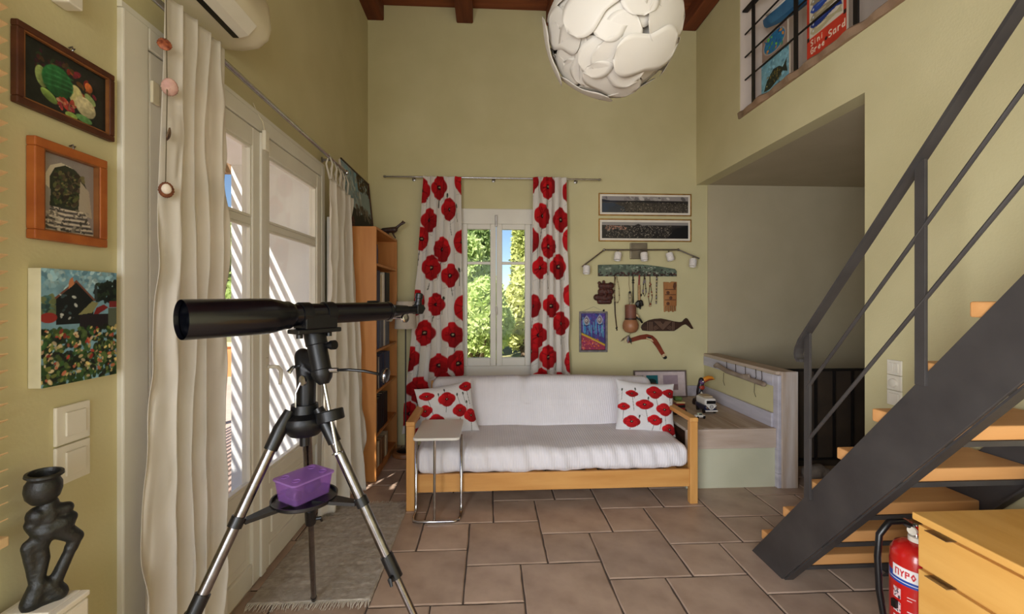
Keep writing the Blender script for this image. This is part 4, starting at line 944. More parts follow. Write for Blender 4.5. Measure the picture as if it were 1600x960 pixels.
for x, z, dx in ((1.005, 1.865, -.01), (1.335, 2.004, -.02), (1.605, 2.004, .0), (1.87, 2.004, .02), (2.13, 1.942, -.02)):
    y = yb - .012; ax = Vector((dx, -.02, -.1)).normalized(); p = Vector((x, y, z - .018))
    cup = MB().lathe([(.012, 0), (.034, .004), (.038, .02), (.036, .085), (.032, .085), (.032, .02)], p, ax, 20, cap=False).lathe([(.012, 0), (.001, 0.0005)], p, ax, 20, cap=False).build('lamp_cup', mat('frosted_cup', (240, 236, 230), .4, 0, (220, 212, 208), 90), sp, smooth='auto')
    MB().tube([(x, yb, z), tuple(p + ax * .012)], .006, 8).build('swivel', STEEL, cup)
    MB().lathe([(.03, 0), (.03, .003)], p + ax * .07, ax, 16).build('bulb_face', PLASTIC, cup)
# painted driftwood board with hooks
bd = thing('driftwood_board', (1.56, YB, 1.74), 'painted green driftwood board with hooks below the spotlight bar', 'board')
pl = [(1.145, 1.742), (1.145, 1.862), (1.4, 1.868), (1.62, 1.868), (1.80, 1.848), (1.965, 1.822), (1.985, 1.80), (1.98, 1.745)]
onwall(pl, 0, .022).build('board', mat('board_wood', (70, 74, 62), .8, 0, (50, 44, 38), 10, .3, 40), bd, bevel=.003)
c = Cv(.84, .126, 70, (92, 104, 90)).mottle(.3, 14, 8); c.dabs(120, 0, 0, .84, .045, [(60, 36, 34), (44, 34, 32), (80, 50, 46)], .014, 2); c.dabs(70, .0, .05, .84, .12, [(120, 136, 118), (140, 150, 136), (70, 84, 72)], .014, 3); c.dabs(30, .4, .03, .8, .1, [(170, 170, 156), (50, 40, 38)], .012, 5)
tp = np.interp(c.X[0] + 1.145, [p[0] for p in pl[1:7]], [p[1] for p in pl[1:7]])  # upper outline
P = np.stack([c.X + 1.145, np.full_like(c.X, YW - .0228), 1.743 + c.Y / .126 * (tp[None] - 1.744)], -1); grid('painted_face', P, PRINT, bd, c.C)
hooks = [1.255, 1.325, 1.42, 1.455, 1.51, 1.578, 1.69, 1.765, 1.84, 1.90]
for x in hooks: MB().tube([(x, YW - .02, 1.770), (x, YW - .034, 1.766), (x, YW - .04, 1.755), (x, YW - .034, 1.746)], .0025, 6).build('hook', STEEL, bd)
CORD = mat('dark_cord', (44, 34, 26), .9); PALE = mat('pale_cord', (150, 132, 104), .9); BONE = mat('bone_bead', (216, 196, 156), .6, 0, (180, 150, 110), 60)
def beads(name, label, x, z1, pts, r, mats, cord, step=.016, group=None):
    """strand from a hook through points, with beads along it"""
    t = thing(name, (x, YB - .03, min(p[1] for p in pts)), label, 'necklace'); y = YW - .036
    L_ = [(x, y, z1)] + [(a, y, b) for a, b in pts]; MB().tube(L_, .0028, 6).build('cord', cord, t)
    acc = 0; k = 0
    for p, q in zip(L_[:-1], L_[1:]):
        p, q = Vector(p), Vector(q); n = max(1, int((q - p).length / step))
        for i in range(n):
            mm = mats[k % len(mats)]; k += 1
            if mm is not None: MB().ball(p.lerp(q, (i + .5) / n), r * random.uniform(.8, 1.2), 8, 6).build('bead', mm, t, smooth=True)
DKB = mat('dark_bead', (50, 36, 30), .5); REDB = mat('red_bead', (140, 60, 40), .5); LILAC = mat('lilac_bead', (150, 140, 150), .4, 0, (110, 100, 116), 50)
beads('bead_necklace', 'long thin strand of pale beads beside the dark red mask', 1.325, 1.746, [(1.315, 1.60), (1.31, 1.49), (1.345, 1.46), (1.365, 1.50), (1.36, 1.62), (1.335, 1.744)], .005, [BONE, DKB, None, BONE], PALE)
beads('bead_necklace', 'black cord necklace with lilac stones and dark pendants', 1.578 + .052, 1.746, [(1.615, 1.57), (1.632, 1.53), (1.65, 1.57), (1.636, 1.744)], .008, [None, None, None, LILAC, LILAC, DKB], CORD)
beads('bead_necklace', 'pointed dark cord necklace ending in orange wooden pieces', 1.69, 1.746, [(1.692, 1.68), (1.675, 1.52), (1.685, 1.46), (1.69, 1.42), (1.70, 1.46), (1.716, 1.52), (1.695, 1.68)], .009, [None, None, None, None, REDB, BONE, REDB], CORD)
beads('bead_necklace', 'straight dark and white bead strand beside the carved tablet', 1.765, 1.746, [(1.762, 1.60), (1.758, 1.45)], .008, [DKB, LILAC, DKB, BONE], CORD)
# long bow-like staff
stf = thing('hanging_staff', (1.3, YB, 1.17), 'long thin dark wooden stick hanging from the driftwood board', 'stick')
MB().tube([(1.322, YW - .02, 1.742), (1.318, YW - .02, 1.55), (1.325, YW - .02, 1.35), (1.345, YW - .02, 1.17)], [.005, .0065, .0065, .005], 8).build('shaft', DKWOOD, stf, smooth=True)
MB().tube([(1.346, YW - .02, 1.21), (1.335, YW - .02, 1.19)], .008, 8).build('tip', EBONY, stf, smooth=True)
# carved mask
mk = thing('carved_mask', (1.21, YB, 1.45), 'dark red carved wooden mask hanging left of the bead strands', 'mask')
parts = [((1.17, YW - .03, 1.64), (1.28, YW - .03, 1.64), .03, .03), ((1.17, YW - .03, 1.58), (1.275, YW - .03, 1.58), .035, .035), ((1.125, YW - .03, 1.52), (1.265, YW - .03, 1.52), .035, .035), ((1.16, YW - .03, 1.475), (1.26, YW - .03, 1.475), .027, .027),
    ((1.15, YW - .03, 1.67), (1.155, YW - .03, 1.675), .016, .016), ((1.2, YW - .03, 1.68), (1.2, YW - .03, 1.685), .016, .016), ((1.27, YW - .035, 1.665), (1.295, YW - .035, 1.66), .016, .012), ((1.215, YW - .05, 1.60), (1.21, YW - .06, 1.54), .012, .018), ((1.185, YW - .055, 1.60), (1.186, YW - .056, 1.6), .012, .012), ((1.245, YW - .055, 1.60), (1.246, YW - .056, 1.6), .012, .012), ((1.185, YW - .055, 1.50), (1.24, YW - .055, 1.50), .010, .010), ((1.15, YW - .03, 1.50), (1.15, YW - .03, 1.47), .02, .02)]
blobs('mask_body', parts, mat('mask_wood', (88, 42, 32), .5, 0, (50, 24, 20), 40, .6, 90), mk, voxel=.005)
# gourd rattle with beaded handle
gd = thing('gourd_vessel', (1.47, YB, 1.15), 'brown gourd vessel with a beaded neck hanging from the driftwood board', 'gourd')
gx, gy = 1.468, YW - .085
MB().lathe([(.02, 0), (.055, .012), (.078, .045), (.082, .08), (.074, .115), (.058, .138), (.052, .15), (.055, .18), (.056, .23), (.05, .285), (.046, .295), (.03, .297)], (gx, gy, 1.15), n=28).build('gourd_body', mat('gourd_skin', (176, 122, 84), .45, 0, (142, 92, 62), 5), gd, smooth='auto')
MB().lathe([(.0585, 0), (.0595, .01), (.0585, .02)], (gx, gy, 1.287), n=24, cap=False).build('waist_band', DKWOOD, gd)
MB().lathe([(.0565, 0), (.0575, .14)], (gx, gy, 1.300), n=24, cap=False).build('sleeve', mat('gourd_sleeve', (126, 78, 60), .6, 0, (104, 62, 48), 12), gd)
MB().tube([(gx, gy, 1.44), (gx, gy + .02, 1.56)], [.016, .014], 10).build('neck', mat('neck_bone', (200, 186, 150), .6, 0, (60, 50, 40), 70), gd, smooth='auto')
MB().ball((gx, gy + .022, 1.572), .013).build('stopper', EBONY, gd, smooth=True); MB().tube([(gx, gy + .022, 1.58), (gx, YW - .03, 1.66), (gx, YW - .035, 1.746)], .0025, 6).build('cord', PALE, gd)
MB().tube([(gx + .06, gy, 1.32), (gx + .10, gy, 1.29), (gx + .125, gy, 1.255)], [.014, .012, .01], 8).build('tassel', EBONY, gd, smooth=True)
MB().tube([(gx + .055, gy, 1.345), (gx + .085, gy, 1.31)], [.016, .014], 8).build('tassel_tie', BONE, gd, smooth=True)
fe = thing('feather_bundle', (1.44, YB, 1.03), 'small bundle of feathers hanging at the end of the boomerang', 'feathers')
for k, (dx, dz, cc) in enumerate(((-.085, -.07, DKWOOD), (-.045, -.085, BONE), (-.01, -.085, LILAC), (.03, -.10, EBONY), (-.065, -.06, PALE))):
    MB().prism([(0, 0), (dx * .5 - .014, dz * .5), (dx, dz), (dx * .5 + .014, dz * .5 + .004)], (1.462, YW - .035 - .003 * k, 1.125), EX, EZ, (0, -1, 0), .002).build('feather', cc, fe)
MB().tube([(1.468, YW - .085, 1.15), (1.465, YW - .05, 1.12)], .003, 6).build('tie', PALE, fe)
# fly whisk with dark tuft
wk = thing('fly_whisk', (1.58, YB, 1.39), 'short stick with red top and shaggy black tuft hanging on the board', 'whisk')
MB().tube([(1.578, YW - .035, 1.757), (1.575, YW - .035, 1.65)], [.008, .010], 8).build('red_grip', mat('red_leather', (140, 52, 40), .6), wk, smooth='auto'); MB().tube([(1.575, YW - .035, 1.65), (1.577, YW - .035, 1.49)], [.014, .013], 10).build('handle', mat('cane_handle', (190, 150, 104), .6, 0, (150, 110, 70), 50), wk, smooth='auto')
blobs('tuft', [((1.565, YW - .045, 1.47), (1.56, YW - .045, 1.43), .022, .02), ((1.59, YW - .045, 1.475), (1.605, YW - .045, 1.44), .022, .016), ((1.575, YW - .045, 1.46), (1.585, YW - .045, 1.40), .02, .008), ((1.545, YW - .045, 1.46), (1.54, YW - .045, 1.44), .014, .01)], EBONY, wk, voxel=.005)
st2 = thing('dark_staff', (1.515, YB, 1.46), 'thin dark stick with knots hanging beside the gourd neck', 'stick')
MB().tube([(1.512, YW - .03, 1.757), (1.513, YW - .03, 1.62), (1.515, YW - .03, 1.46)], .006, 8).build('shaft', EBONY, st2, smooth=True)
for z in (1.70, 1.675): MB().ball((1.514, YW - .03, z), (.014, .01, .009)).build('knot', EBONY, st2, smooth=True)
put(MB().ball((1.632 - .03, YW - .012, 1.545), (.013, .011, .015)).build('dark_amulet', EBONY, None, smooth=True), 'small black amulet on the wall beside the lilac necklace', 'amulet')
# carved tablet
tb = thing('carved_tablet', (1.92, YB, 1.37), 'tan carved wooden tablet with fringe-like lower edge at the right end of the board', 'carving')
tabw = wood('tablet_wood', (176, 122, 72), (150, 98, 54), .6, 'z', 8, .3)
pol = [(1.852, 1.43), (1.848, 1.685), (1.90, 1.682), (1.915, 1.675), (1.935, 1.688), (1.988, 1.685), (1.985, 1.43)]
onwall(pol, 0, .022).build('tablet', tabw, tb, bevel=.004)
for k in range(6): MB().box((1.853 + k * .0225, YW - .02, 1.366 + .008 * (k % 2)), (1.853 + k * .0225 + .014, YW - .002, 1.432)).build('fringe_finger', tabw, tb, bevel=.003)
DKC = mat('carving_line', (96, 58, 34), .7)
for zz_ in (1.60, 1.545, 1.49): MB().box((1.86, YW - .026, zz_), (1.975, YW - .022, zz_ + .008)).build('carved_band', DKC, tb)
for zc_ in (1.57, 1.515, 1.455): MB().lathe([(.016, 0), (.018, .004), (.010, .006)], (1.89 + .03 * (zc_ == 1.515), YW - .022, zc_), (0, -1, 0), 14).build('carved_eye', DKC, tb)
MB().prism([(1.945, 1.63), (1.965, 1.60), (1.98, 1.64), (1.975, 1.68), (1.955, 1.675)], (0, YW - .022, 0), EX, EZ, (0, -1, 0), .008).build('carved_leaf', DKC, tb)
# carved fish
fi = thing('carved_fish', (1.9, YB, 1.16), 'dark carved wooden fish with chevron pattern above the boomerang', 'carving')
pol = [(1.605, 1.20), (1.612, 1.225), (1.64, 1.255), (1.69, 1.28), (1.75, 1.293), (1.82, 1.297), (1.88, 1.285), (1.95, 1.268), (2.02, 1.258), (2.05, 1.262), (2.075, 1.29), (2.09, 1.302), (2.105, 1.295), (2.14, 1.24), (2.17, 1.188), (2.15, 1.186), (2.115, 1.215), (2.085, 1.236), (2.05, 1.225), (2.00, 1.19), (1.96, 1.164), (1.68, 1.164), (1.62, 1.17)]
onwall(pol, 0, .024).build('fish_body', DKWOOD, fi, bevel=.004)
LINE = mat('carved_pale_line', (120, 92, 74), .7)
def strip(a, b, w_, m, par, nm):
    a, b = Vector((a[0], 0, a[1])), Vector((b[0], 0, b[1])); d = (b - a).normalized(); n_ = Vector((-d.z, 0, d.x)) * w_
    MB().prism([((a + n_).x, (a + n_).z), ((a - n_).x, (a - n_).z), ((b - n_).x, (b - n_).z), ((b + n_).x, (b + n_).z)], (0, YW - .024, 0), EX, EZ, (0, -1, 0), .003).build(nm, m, par)
for x in (1.67, 1.69, 1.705, 1.72, 1.955, 1.94): strip((x, 1.17), (x, 1.262), .003, LINE, fi, 'carved_line')
for k in range(5): strip((1.745 + .014 * k, 1.268), (1.835, 1.205 - .012 * (2 - k)), .0026, LINE, fi, 'carved_line'); strip((1.925 - .014 * k, 1.268), (1.835, 1.205 - .012 * (2 - k)), .0026, LINE, fi, 'carved_line')
for k in range(3): strip((1.735, 1.17 + .016 * k), (1.79 - .012 * k, 1.20 + .01 * k), .0026, LINE, fi, 'carved_line'); strip((1.93, 1.17 + .016 * k), (1.88 + .012 * k, 1.20 + .01 * k), .0026, LINE, fi, 'carved_line')
# boomerang
bm_ = thing('boomerang', (1.72, YB, .87), 'red-brown boomerang with black and white tip hanging below the carved fish', 'boomerang')
cl = [(1.455, 1.055), (1.52, 1.075), (1.60, 1.098), (1.665, 1.105), (1.715, 1.092), (1.752, 1.06), (1.79, 1.005), (1.825, .945), (1.85, .905)]
def ribbon(cl, w_, y, t_):
    L_, R2 = [], []
    for i, p in enumerate(cl):
        d = Vector(cl[min(i + 1, len(cl) - 1)]) - Vector(cl[max(i - 1, 0)]); d.normalize(); n_ = Vector((-d.y, d.x)); ww = w_[i] if isinstance(w_, list) else w_
        L_.append(Vector(p) + n_ * ww); R2.append(Vector(p) - n_ * ww)
    return MB().prism([tuple(p) for p in L_ + R2[::-1]], (0, y, 0), EX, EZ, (0, -1, 0), t_)
ribbon(cl, [.02, .022, .024, .027, .028, .027, .024, .022, .02], YW - .004, .012).build('blade', REDWOOD, bm_, bevel=.004)
ribbon([(1.842, .918), (1.857, .893)], .021, YW - .003, .0145).build('white_band', BONE, bm_); ribbon([(1.857, .893), (1.868, .876), (1.872, .868)], [.021, .018, .008], YW - .003, .0145).build('black_tip', EBONY, bm_)
ribbon([(1.66, 1.092), (1.70, 1.08), (1.735, 1.055)], [.006, .011, .006], YW - .0155, .002).build('painted_mark', BONE, bm_); ribbon([(1.672, 1.100), (1.712, 1.09)], [.007, .008], YW - .016, .002).build('painted_mark', EBONY, bm_)
# small fish painting
fp = thing('fish_painting', (1.095, YB, .95), 'small silver-framed purple and blue painting of two upright fish', 'painting')
x0, x1, z0, z1 = .945, 1.245, .945, 1.372; fw = .02
f = MB(); f.box((x0, YW - .02, z0), (x1, YW, z0 + fw)).box((x0, YW - .02, z1 - fw), (x1, YW, z1)).box((x0, YW - .02, z0 + fw), (x0 + fw, YW, z1 - fw)).box((x1 - fw, YW - .02, z0 + fw), (x1, YW, z1 - fw)); f.build('frame', mat('pewter_frame', (128, 122, 124), .5, .4, (100, 96, 98), 30), fp, bevel=.003)
w, h_ = .26, .387
c = Cv(w, h_, 120, (76, 60, 130)).mottle(.25, 8, 2); c.dabs(120, 0, .17, w, h_, [(90, 70, 150), (60, 50, 110), (110, 80, 160), (60, 90, 170)], .014, 1)
for k in range(40): x = random.uniform(.02, .24); z = random.uniform(.12, .27); c.line([(x, z), (x + random.uniform(-.004, .004), z + .08)], .004, random.choice([(50, 140, 190), (70, 170, 190), (40, 90, 170), (110, 190, 200)]), .8)
for x, z in ((.06, .31), (.2, .32)):
    c.ell(x, z, .03, .048, (176, 170, 176)); c.ell(x, z, .022, .04, (120, 110, 120)); c.ell(x - .004, z + .004, .011, .013, (226, 220, 206)); c.ell(x - .004, z + .003, .005, .007, (30, 26, 30)); c.line([(x - .03, z - .045), (x, z - .055), (x + .03, z - .045)], .004, (30, 30, 60))
    c.line([(x - .035, z - .12), (x - .036, z), (x, z + .058), (x + .036, z), (x + .035, z - .12)], .003, (150, 160, 200), .8)
c.poly([(0, 0), (0, .165), (.26, .04), (.26, 0)], (150, 50, 76)); c.dabs(90, 0, 0, .2, .12, [(190, 60, 70), (150, 40, 90), (206, 120, 110), (200, 100, 50)], .011, 3); c.line([(0, .175), (.12, .12), (.26, .05)], .011, (206, 160, 50)); c.line([(0, .19), (.12, .132), (.26, .062)], .004, (90, 100, 60)); c.line([(0, 0), (.26, 0)], .006, (24, 16, 24)); c.line([(0, 0), (0, h_)], .005, (40, 30, 70)); c.line([(w, 0), (w, h_)], .005, (40, 30, 70))
c.onto('picture', (x0 + fw, YW - .008, z0 + fw), EX, EZ, PRINT, fp)
MB().tube([(x0 + .03, YW - .01, z1), (1.10, YW - .006, z1 + .05), (x1 - .05, YW - .01, z1 + .005)], .0018, 5).build('hanging_wire', STEEL, fp); MB().ball((x1 - .04, YW - .014, z1 + .012), .011).build('peg', EBONY, fp, smooth=True)

# ------------------------------------------------------------------ raised bench beside the sofa, half wall, toys
bn = thing('built_in_bench', (1.93, 3.9, 0), 'built-in bench with weathered plank top and pale green front beside the sofa', 'bench')
BXA, BXB, BYA, BZ = 1.56, 2.285, 3.335, .472
box('base', (BXA, BYA + .006, 0), (BXB, YB - .004, BZ - .15), mat('bench_green_paint', (200, 199, 174), .85, 0, (190, 190, 164), 3, .06, 60), bn)
box('rear_base', (1.10, 4.10, 0), (BXA, YB - .004, BZ - .025), MATS['bench_green_paint'], bn)
box('fascia', (BXA - .01, BYA - .012, BZ - .155), (BXB, BYA + .012, BZ), wood('whitewashed_fascia', (204, 188, 174), (176, 154, 136), .7, 'x', 4, .15), bn, bevel=.003)
box('core', (BXA, BYA + .012, BZ - .155), (BXB, YB - .004, BZ - .026), DKWOOD, bn)
for k in range(5):
    xa = BXA + k * .147; box('top_plank', (xa + .0015, BYA + .0125, BZ - .025), (min(xa + .1455, BXB), YB - .022, BZ + .002 * (k % 2)), WASHX, bn, bevel=.003)
box('top_plank', (1.10, 4.10, BZ - .025), (BXA - .002, YB - .022, BZ), WASHX, bn, bevel=.003)
box('skirting', (1.10, YB - .02, BZ), (BXB, YB - .003, BZ + .11), WASHB, bn, bevel=.004); box('skirting', (BXB - .02, BYA + .02, BZ), (BXB, YB - .022, BZ + .115), WASHB, bn, bevel=.004)
hw = thing('wall_half', (2.37, 3.9, 0), kind='structure')
box('wall_core', (BXB + .008, BYA + .03, 0), (BXB + .13, YB - .004, .895), PAINT, hw)
box('cap_board', (BXB + .002, BYA - .005, .895), (BXB + .155, YB - .004, .925), WASHX, hw, bevel=.005)
box('end_board', (BXB + .03, BYA - .035, 0), (BXB + .165, BYA - .005, .925), WASH, hw, bevel=.005); box('end_trim', (BXB + .001, BYA - .03, .115), (BXB + .03, BYA + .03, .895), WASHB, hw, bevel=.004); box('end_trim', (BXB + .001, BYA - .03, 0), (BXB + .03, BYA + .03, .113), WASHB, hw, bevel=.004)
box('face_trim', (BXB + .0005, BYA + .03, .80), (BXB + .008, YB - .004, .893), WASHB, hw, bevel=.003)
br = thing('driftwood_branch', (2.25, 3.8, .80), 'grey driftwood branch hanging by cords along the half wall above the bench', 'branch')
blobs('branch', [((2.235, 4.12, .855), (2.235, 3.95, .825), .022, .024), ((2.235, 3.95, .825), (2.24, 3.75, .815), .024, .02), ((2.24, 3.75, .815), (2.245, 3.42, .805), .02, .022), ((2.235, 4.12, .855), (2.232, 4.16, .84), .026, .018), ((2.24, 3.68, .83), (2.23, 3.60, .845), .016, .012)], mat('driftwood', (164, 148, 132), .85, 0, (126, 108, 92), 9, .4, 40), br, voxel=.006)
for y in (4.0, 3.85, 3.7, 3.55, 3.47): MB().tube([(2.245, y, .80), (2.262, y, .84), (2.262, y + .005, .905)], .0025, 5).build('cord', CORD, br)
for y in (4.0, 3.52): MB().tube([(2.232, y, .80), (2.23, y + .005, .72), (2.235, y - .01, .68)], .002, 5).build('loose_cord', CORD, br)
# framed photographs leaning on the bench
pf = thing('photo_frame', (1.8, 4.40, BZ), 'grey frame holding several small pictures leaning on the wall behind the cushion', 'picture frame')
R_ = Matrix.Rotation(math.radians(-7), 3, 'X'); ev = R_ @ Vector((0, 0, 1)); en = R_ @ Vector((0, -1, 0)); o0 = Vector((1.515, 4.435, BZ + .003))
f = MB()
for a in ([(0, 0), (.56, 0), (.56, .012), (0, .012)], [(0, .263), (.56, .263), (.56, .278), (0, .278)], [(0, .012), (.012, .012), (.012, .263), (0, .263)], [(.548, .012), (.56, .012), (.56, .263), (.548, .263)]): f.prism(a, o0, EX, ev, en, .02)
f.build('frame', mat('grey_frame_wood', (120, 104, 96), .6, 0, (100, 86, 80), 20), pf)
c = Cv(.536, .251, 110, (222, 206, 206)); c.rect(.12, .10, .245, .215, (40, 120, 130)); c.ell(.18, .15, .05, .03, (24, 60, 60)); c.ell(.19, .12, .05, .02, (90, 60, 40)); c.rect(.30, .06, .46, .215, (176, 156, 168)); c.rect(.30, .06, .46, .12, (140, 116, 120)); c.rect(.02, .10, .09, .215, (60, 80, 110)); c.mottle(.08, 10, 3)
c.onto('picture', o0 + Vector((.012, 0, 0)) + ev * .012 + en * .008, EX, tuple(ev), PRINTG, pf)
MB().prism([(.006, .006), (.554, .006), (.554, .27), (.006, .27)], o0 + en * .002, EX, ev, en, .004).build('backing', mat('backing_card', (150, 130, 110), .9), pf)
# toucan
x, y, z = 2.06, 4.13, BZ + .002
tu = thing('toucan_figure', (x, y, z), 'painted wooden toucan figure with a big yellow beak on the bench', 'figurine')
MB().lathe([(.055, 0), (.058, .02), (.05, .05), (.03, .062)], (x - .01, y, z), n=20).build('stand', mat('stand_dark', (40, 26, 26), .5, 0, (26, 18, 18), 14), tu, smooth='auto')
blobs('body', [((x, y, z + .07), (x, y, z + .12), .028, .032), ((x, y, z + .12), (x + .012, y, z + .18), .032, .032), ((x + .012, y, z + .18), (x + .018, y, z + .235), .030, .026), ((x - .02, y, z + .08), (x - .03, y, z + .03), .016, .01)], mat('toucan_black', (30, 26, 34), .4, 0, (22, 18, 24), 10), tu, voxel=.005)
MB().ball((x + .014, y - .012, z + .165), (.031, .026, .028)).build('red_breast', mat('toucan_red', (176, 62, 38), .5, 0, (150, 44, 30), 20), tu, smooth=True); MB().ball((x + .017, y - .012, z + .215), (.026, .022, .026)).build('purple_cheek', mat('toucan_purple', (96, 66, 110), .5, 0, (76, 50, 92), 20), tu, smooth=True)
MB().ball((x + .02, y - .032, z + .225), .007).build('eye', PLASTIC, tu, smooth=True); MB().ball((x + .005, y - .028, z + .10), (.012, .008, .03)).build('white_belly', PLASTIC, tu, smooth=True)
MB().tube([(x + .03, y, z + .222), (x + .055, y, z + .245), (x + .09, y, z + .26), (x + .125, y, z + .258), (x + .15, y, z + .238)], [.016, .020, .018, .013, .005], 10).build('beak', mat('beak_yellow', (226, 160, 44), .4, 0, (206, 110, 36), 12), tu, smooth=True)
MB().tube([(x + .035, y, z + .206), (x + .06, y, z + .225), (x + .10, y, z + .24), (x + .135, y, z + .238)], [.008, .012, .010, .004], 8).build('lower_beak', mat('beak_red', (150, 60, 34), .4), tu, smooth=True)
# camper van toy
x, y, z = 1.985, 3.76, BZ + .002
vn = thing('toy_van', (x, y, z), 'toy camper van with white and navy body and round emblem on the bench', 'toy car')
NAVY = mat('toy_navy', (26, 34, 66), .3, 0, (22, 28, 56), 10, coat=.4); TWH = mat('toy_white', (230, 226, 220), .3, 0, (222, 218, 212), 10, coat=.3)
link_mesh('lower_body', softbox((x - .055, y - .0, z + .018), (x + .055, y + .2, z + .075), .014, (8, 10, 5)), NAVY, vn, smooth=True); link_mesh('upper_body', softbox((x - .052, y + .006, z + .068), (x + .052, y + .195, z + .135), .018, (8, 10, 5)), TWH, vn, smooth=True)
box('windscreen', (x - .042, y + .003, z + .088), (x + .042, y + .009, z + .118), BLACK, vn, bevel=.004); box('bumper', (x - .057, y - .008, z + .022), (x + .057, y + .004, z + .034), TWH, vn, bevel=.003)
MB().prism([(-.05, .078), (.05, .078), (.012, .04), (-.012, .04)], (x, y + .002, z), EX, EZ, (0, -1, 0), .004).build('white_front_panel', TWH, vn)
em = MB()
for k in range(20):
    a, b = 2 * PI * k / 20, 2 * PI * (k + 1) / 20; em.tube([(x + .015 * cos(a), y - .003, z + .064 + .015 * sin(a)), (x + .015 * cos(b), y - .003, z + .064 + .015 * sin(b))], .0018, 5)
em.tube([(x - .007, y - .003, z + .076), (x, y - .003, z + .066), (x + .007, y - .003, z + .076)], .0015, 5).tube([(x - .011, y - .003, z + .070), (x - .005, y - .003, z + .053), (x, y - .003, z + .063), (x + .005, y - .003, z + .053), (x + .011, y - .003, z + .070)], .0015, 5)
em.build('emblem', NAVY, vn)
for dx in (-.038, .038): MB().lathe([(.009, 0), (.008, .004)], (x + dx, y + .001, z + .055), (0, -1, 0), 14).build('headlight', CHROME, vn)
for dx in (-.05, .05):
    for dy in (.04, .155): MB().lathe([(.02, 0), (.02, .014)], (x + dx - .007, y + dy, z + .02), (1, 0, 0), 16).build('wheel', BLACK, vn)
box('roof_rack', (x - .04, y + .05, z + .136), (x + .04, y + .16, z + .148), mat('toy_roof', (190, 170, 140), .6), vn, bevel=.003)
# small white toy motorcycle-like car
x, y, z = 1.815, 3.63, BZ + .002
tm = thing('toy_car', (x, y, z), 'tiny white toy car standing in front of the toy van', 'toy car')
R_ = Matrix.Rotation(-.5, 3, 'Z')
link_mesh('body', softbox((x - .045, y - .018, z + .010), (x + .045, y + .018, z + .032), .008, (8, 5, 4)), TWH, tm, smooth=True); link_mesh('cabin', softbox((x - .022, y - .015, z + .03), (x + .016, y + .015, z + .048), .006, (6, 5, 4)), mat('toy_mint', (200, 216, 196), .3), tm, smooth=True)
for dx in (-.028, .028):
    for dy in (-.02, .012): MB().lathe([(.011, 0), (.011, .008)], (x + dx, y + dy, z + .011), (0, 1, 0), 14).build('wheel', BLACK, tm)
box('grille', (x + .02, y - .0195, z + .016), (x + .04, y - .017, z + .026), BLACK, tm); box('window', (x - .016, y - .0165, z + .034), (x + .01, y - .0145, z + .045), BLACK, tm)
# red toy truck behind the cushion
x, y, z = 1.69, 3.74, BZ + .002
rt = thing('toy_truck', (x, y, z), 'red toy truck with a green load on the bench behind the cushion', 'toy truck')
TRED = mat('toy_red', (150, 34, 28), .35, 0, (120, 24, 22), 14, coat=.3)
link_mesh('cab', softbox((x - .04, y - .02, z + .025), (x + .045, y + .07, z + .105), .018, (6, 6, 6)), TRED, rt, smooth=True); box('bed', (x - .042, y + .07, z + .03), (x + .046, y + .18, z + .08), TRED, rt, bevel=.005); box('roof', (x - .038, y - .012, z + .105), (x + .042, y + .066, z + .118), mat('toy_cream', (206, 184, 130), .5), rt, bevel=.004)
link_mesh('load', softbox((x - .034, y + .02, z + .118), (x + .034, y + .08, z + .155), .014, (5, 5, 4)), mat('toy_green', (92, 120, 54), .6, 0, (70, 96, 44), 30), rt, smooth=True)
for dx in (-.048, .04):
    for dy in (.012, .14): MB().lathe([(.026, 0), (.026, .016)], (x + dx, y + dy, z + .026), (1, 0, 0), 18).build('wheel', BLACK, rt)
box('windscreen', (x - .03, y - .023, z + .07), (x + .034, y - .019, z + .095), BLACK, rt)

# ------------------------------------------------------------------ passage railing, bundle
rl = thing('passage_railing', (3.0, 3.62, 0), 'black metal railing with a dark panel in the passage behind the half wall', 'railing')
IRON = mat('black_iron', (34, 30, 28), .6, .3, (26, 22, 20), 20)
box('top_bar', (2.47, 3.605, .875), (4.15, 3.635, .895), IRON, rl); box('bottom_bar', (2.47, 3.61, .10), (4.15, 3.63, .115), IRON, rl)
for k in range(10): box('bar', (2.50 + .168 * k, 3.613, .0 if k % 9 == 0 else .115), (2.518 + .168 * k, 3.629, .875), IRON, rl)
box('dark_panel', (2.47, 3.636, .04), (4.15, 3.648, .868), mat('dark_panel_board', (66, 52, 38), .8, 0, (50, 40, 30), 4), rl)
bu = blobs('stone', [((2.66, 3.47, .055), (2.80, 3.46, .05), .055, .05), ((2.70, 3.45, .07), (2.76, 3.47, .075), .055, .05)], mat('grey_stone', (140, 128, 116), .9, 0, (104, 94, 86), 14, .4, 30), None, voxel=.01)
put(bu, 'rounded grey stone on the floor in front of the passage railing', 'stone')
# switches on the right wall
rs = thing('wall_switch', (XR, 2.24, .92), 'white triple switch and dimmer plate on the right wall beside the stairs', 'switch')
for k, z0 in enumerate((1.088, 1.005, .922)):
    p = box('switch_plate', (XR - .010, 2.195, z0), (XR - .0005, 2.279, z0 + .081), PLASTIC, rs, bevel=.003)
    if k == 1: MB().lathe([(.024, 0), (.022, .012), (.018, .014)], (XR - .010, 2.237, z0 + .04), (-1, 0, 0), 24).build('dimmer_knob', PLASTIC, p, smooth='auto')
    elif k == 0:
        for a, b in ((2.209, 2.236), (2.238, 2.265)): box('rocker', (XR - .015, a, z0 + .014), (XR - .010, b, z0 + .067), PLASTIC, p, bevel=.002)
    else: box('rocker', (XR - .015, 2.209, z0 + .014), (XR - .010, 2.265, z0 + .067), PLASTIC, p, bevel=.002)

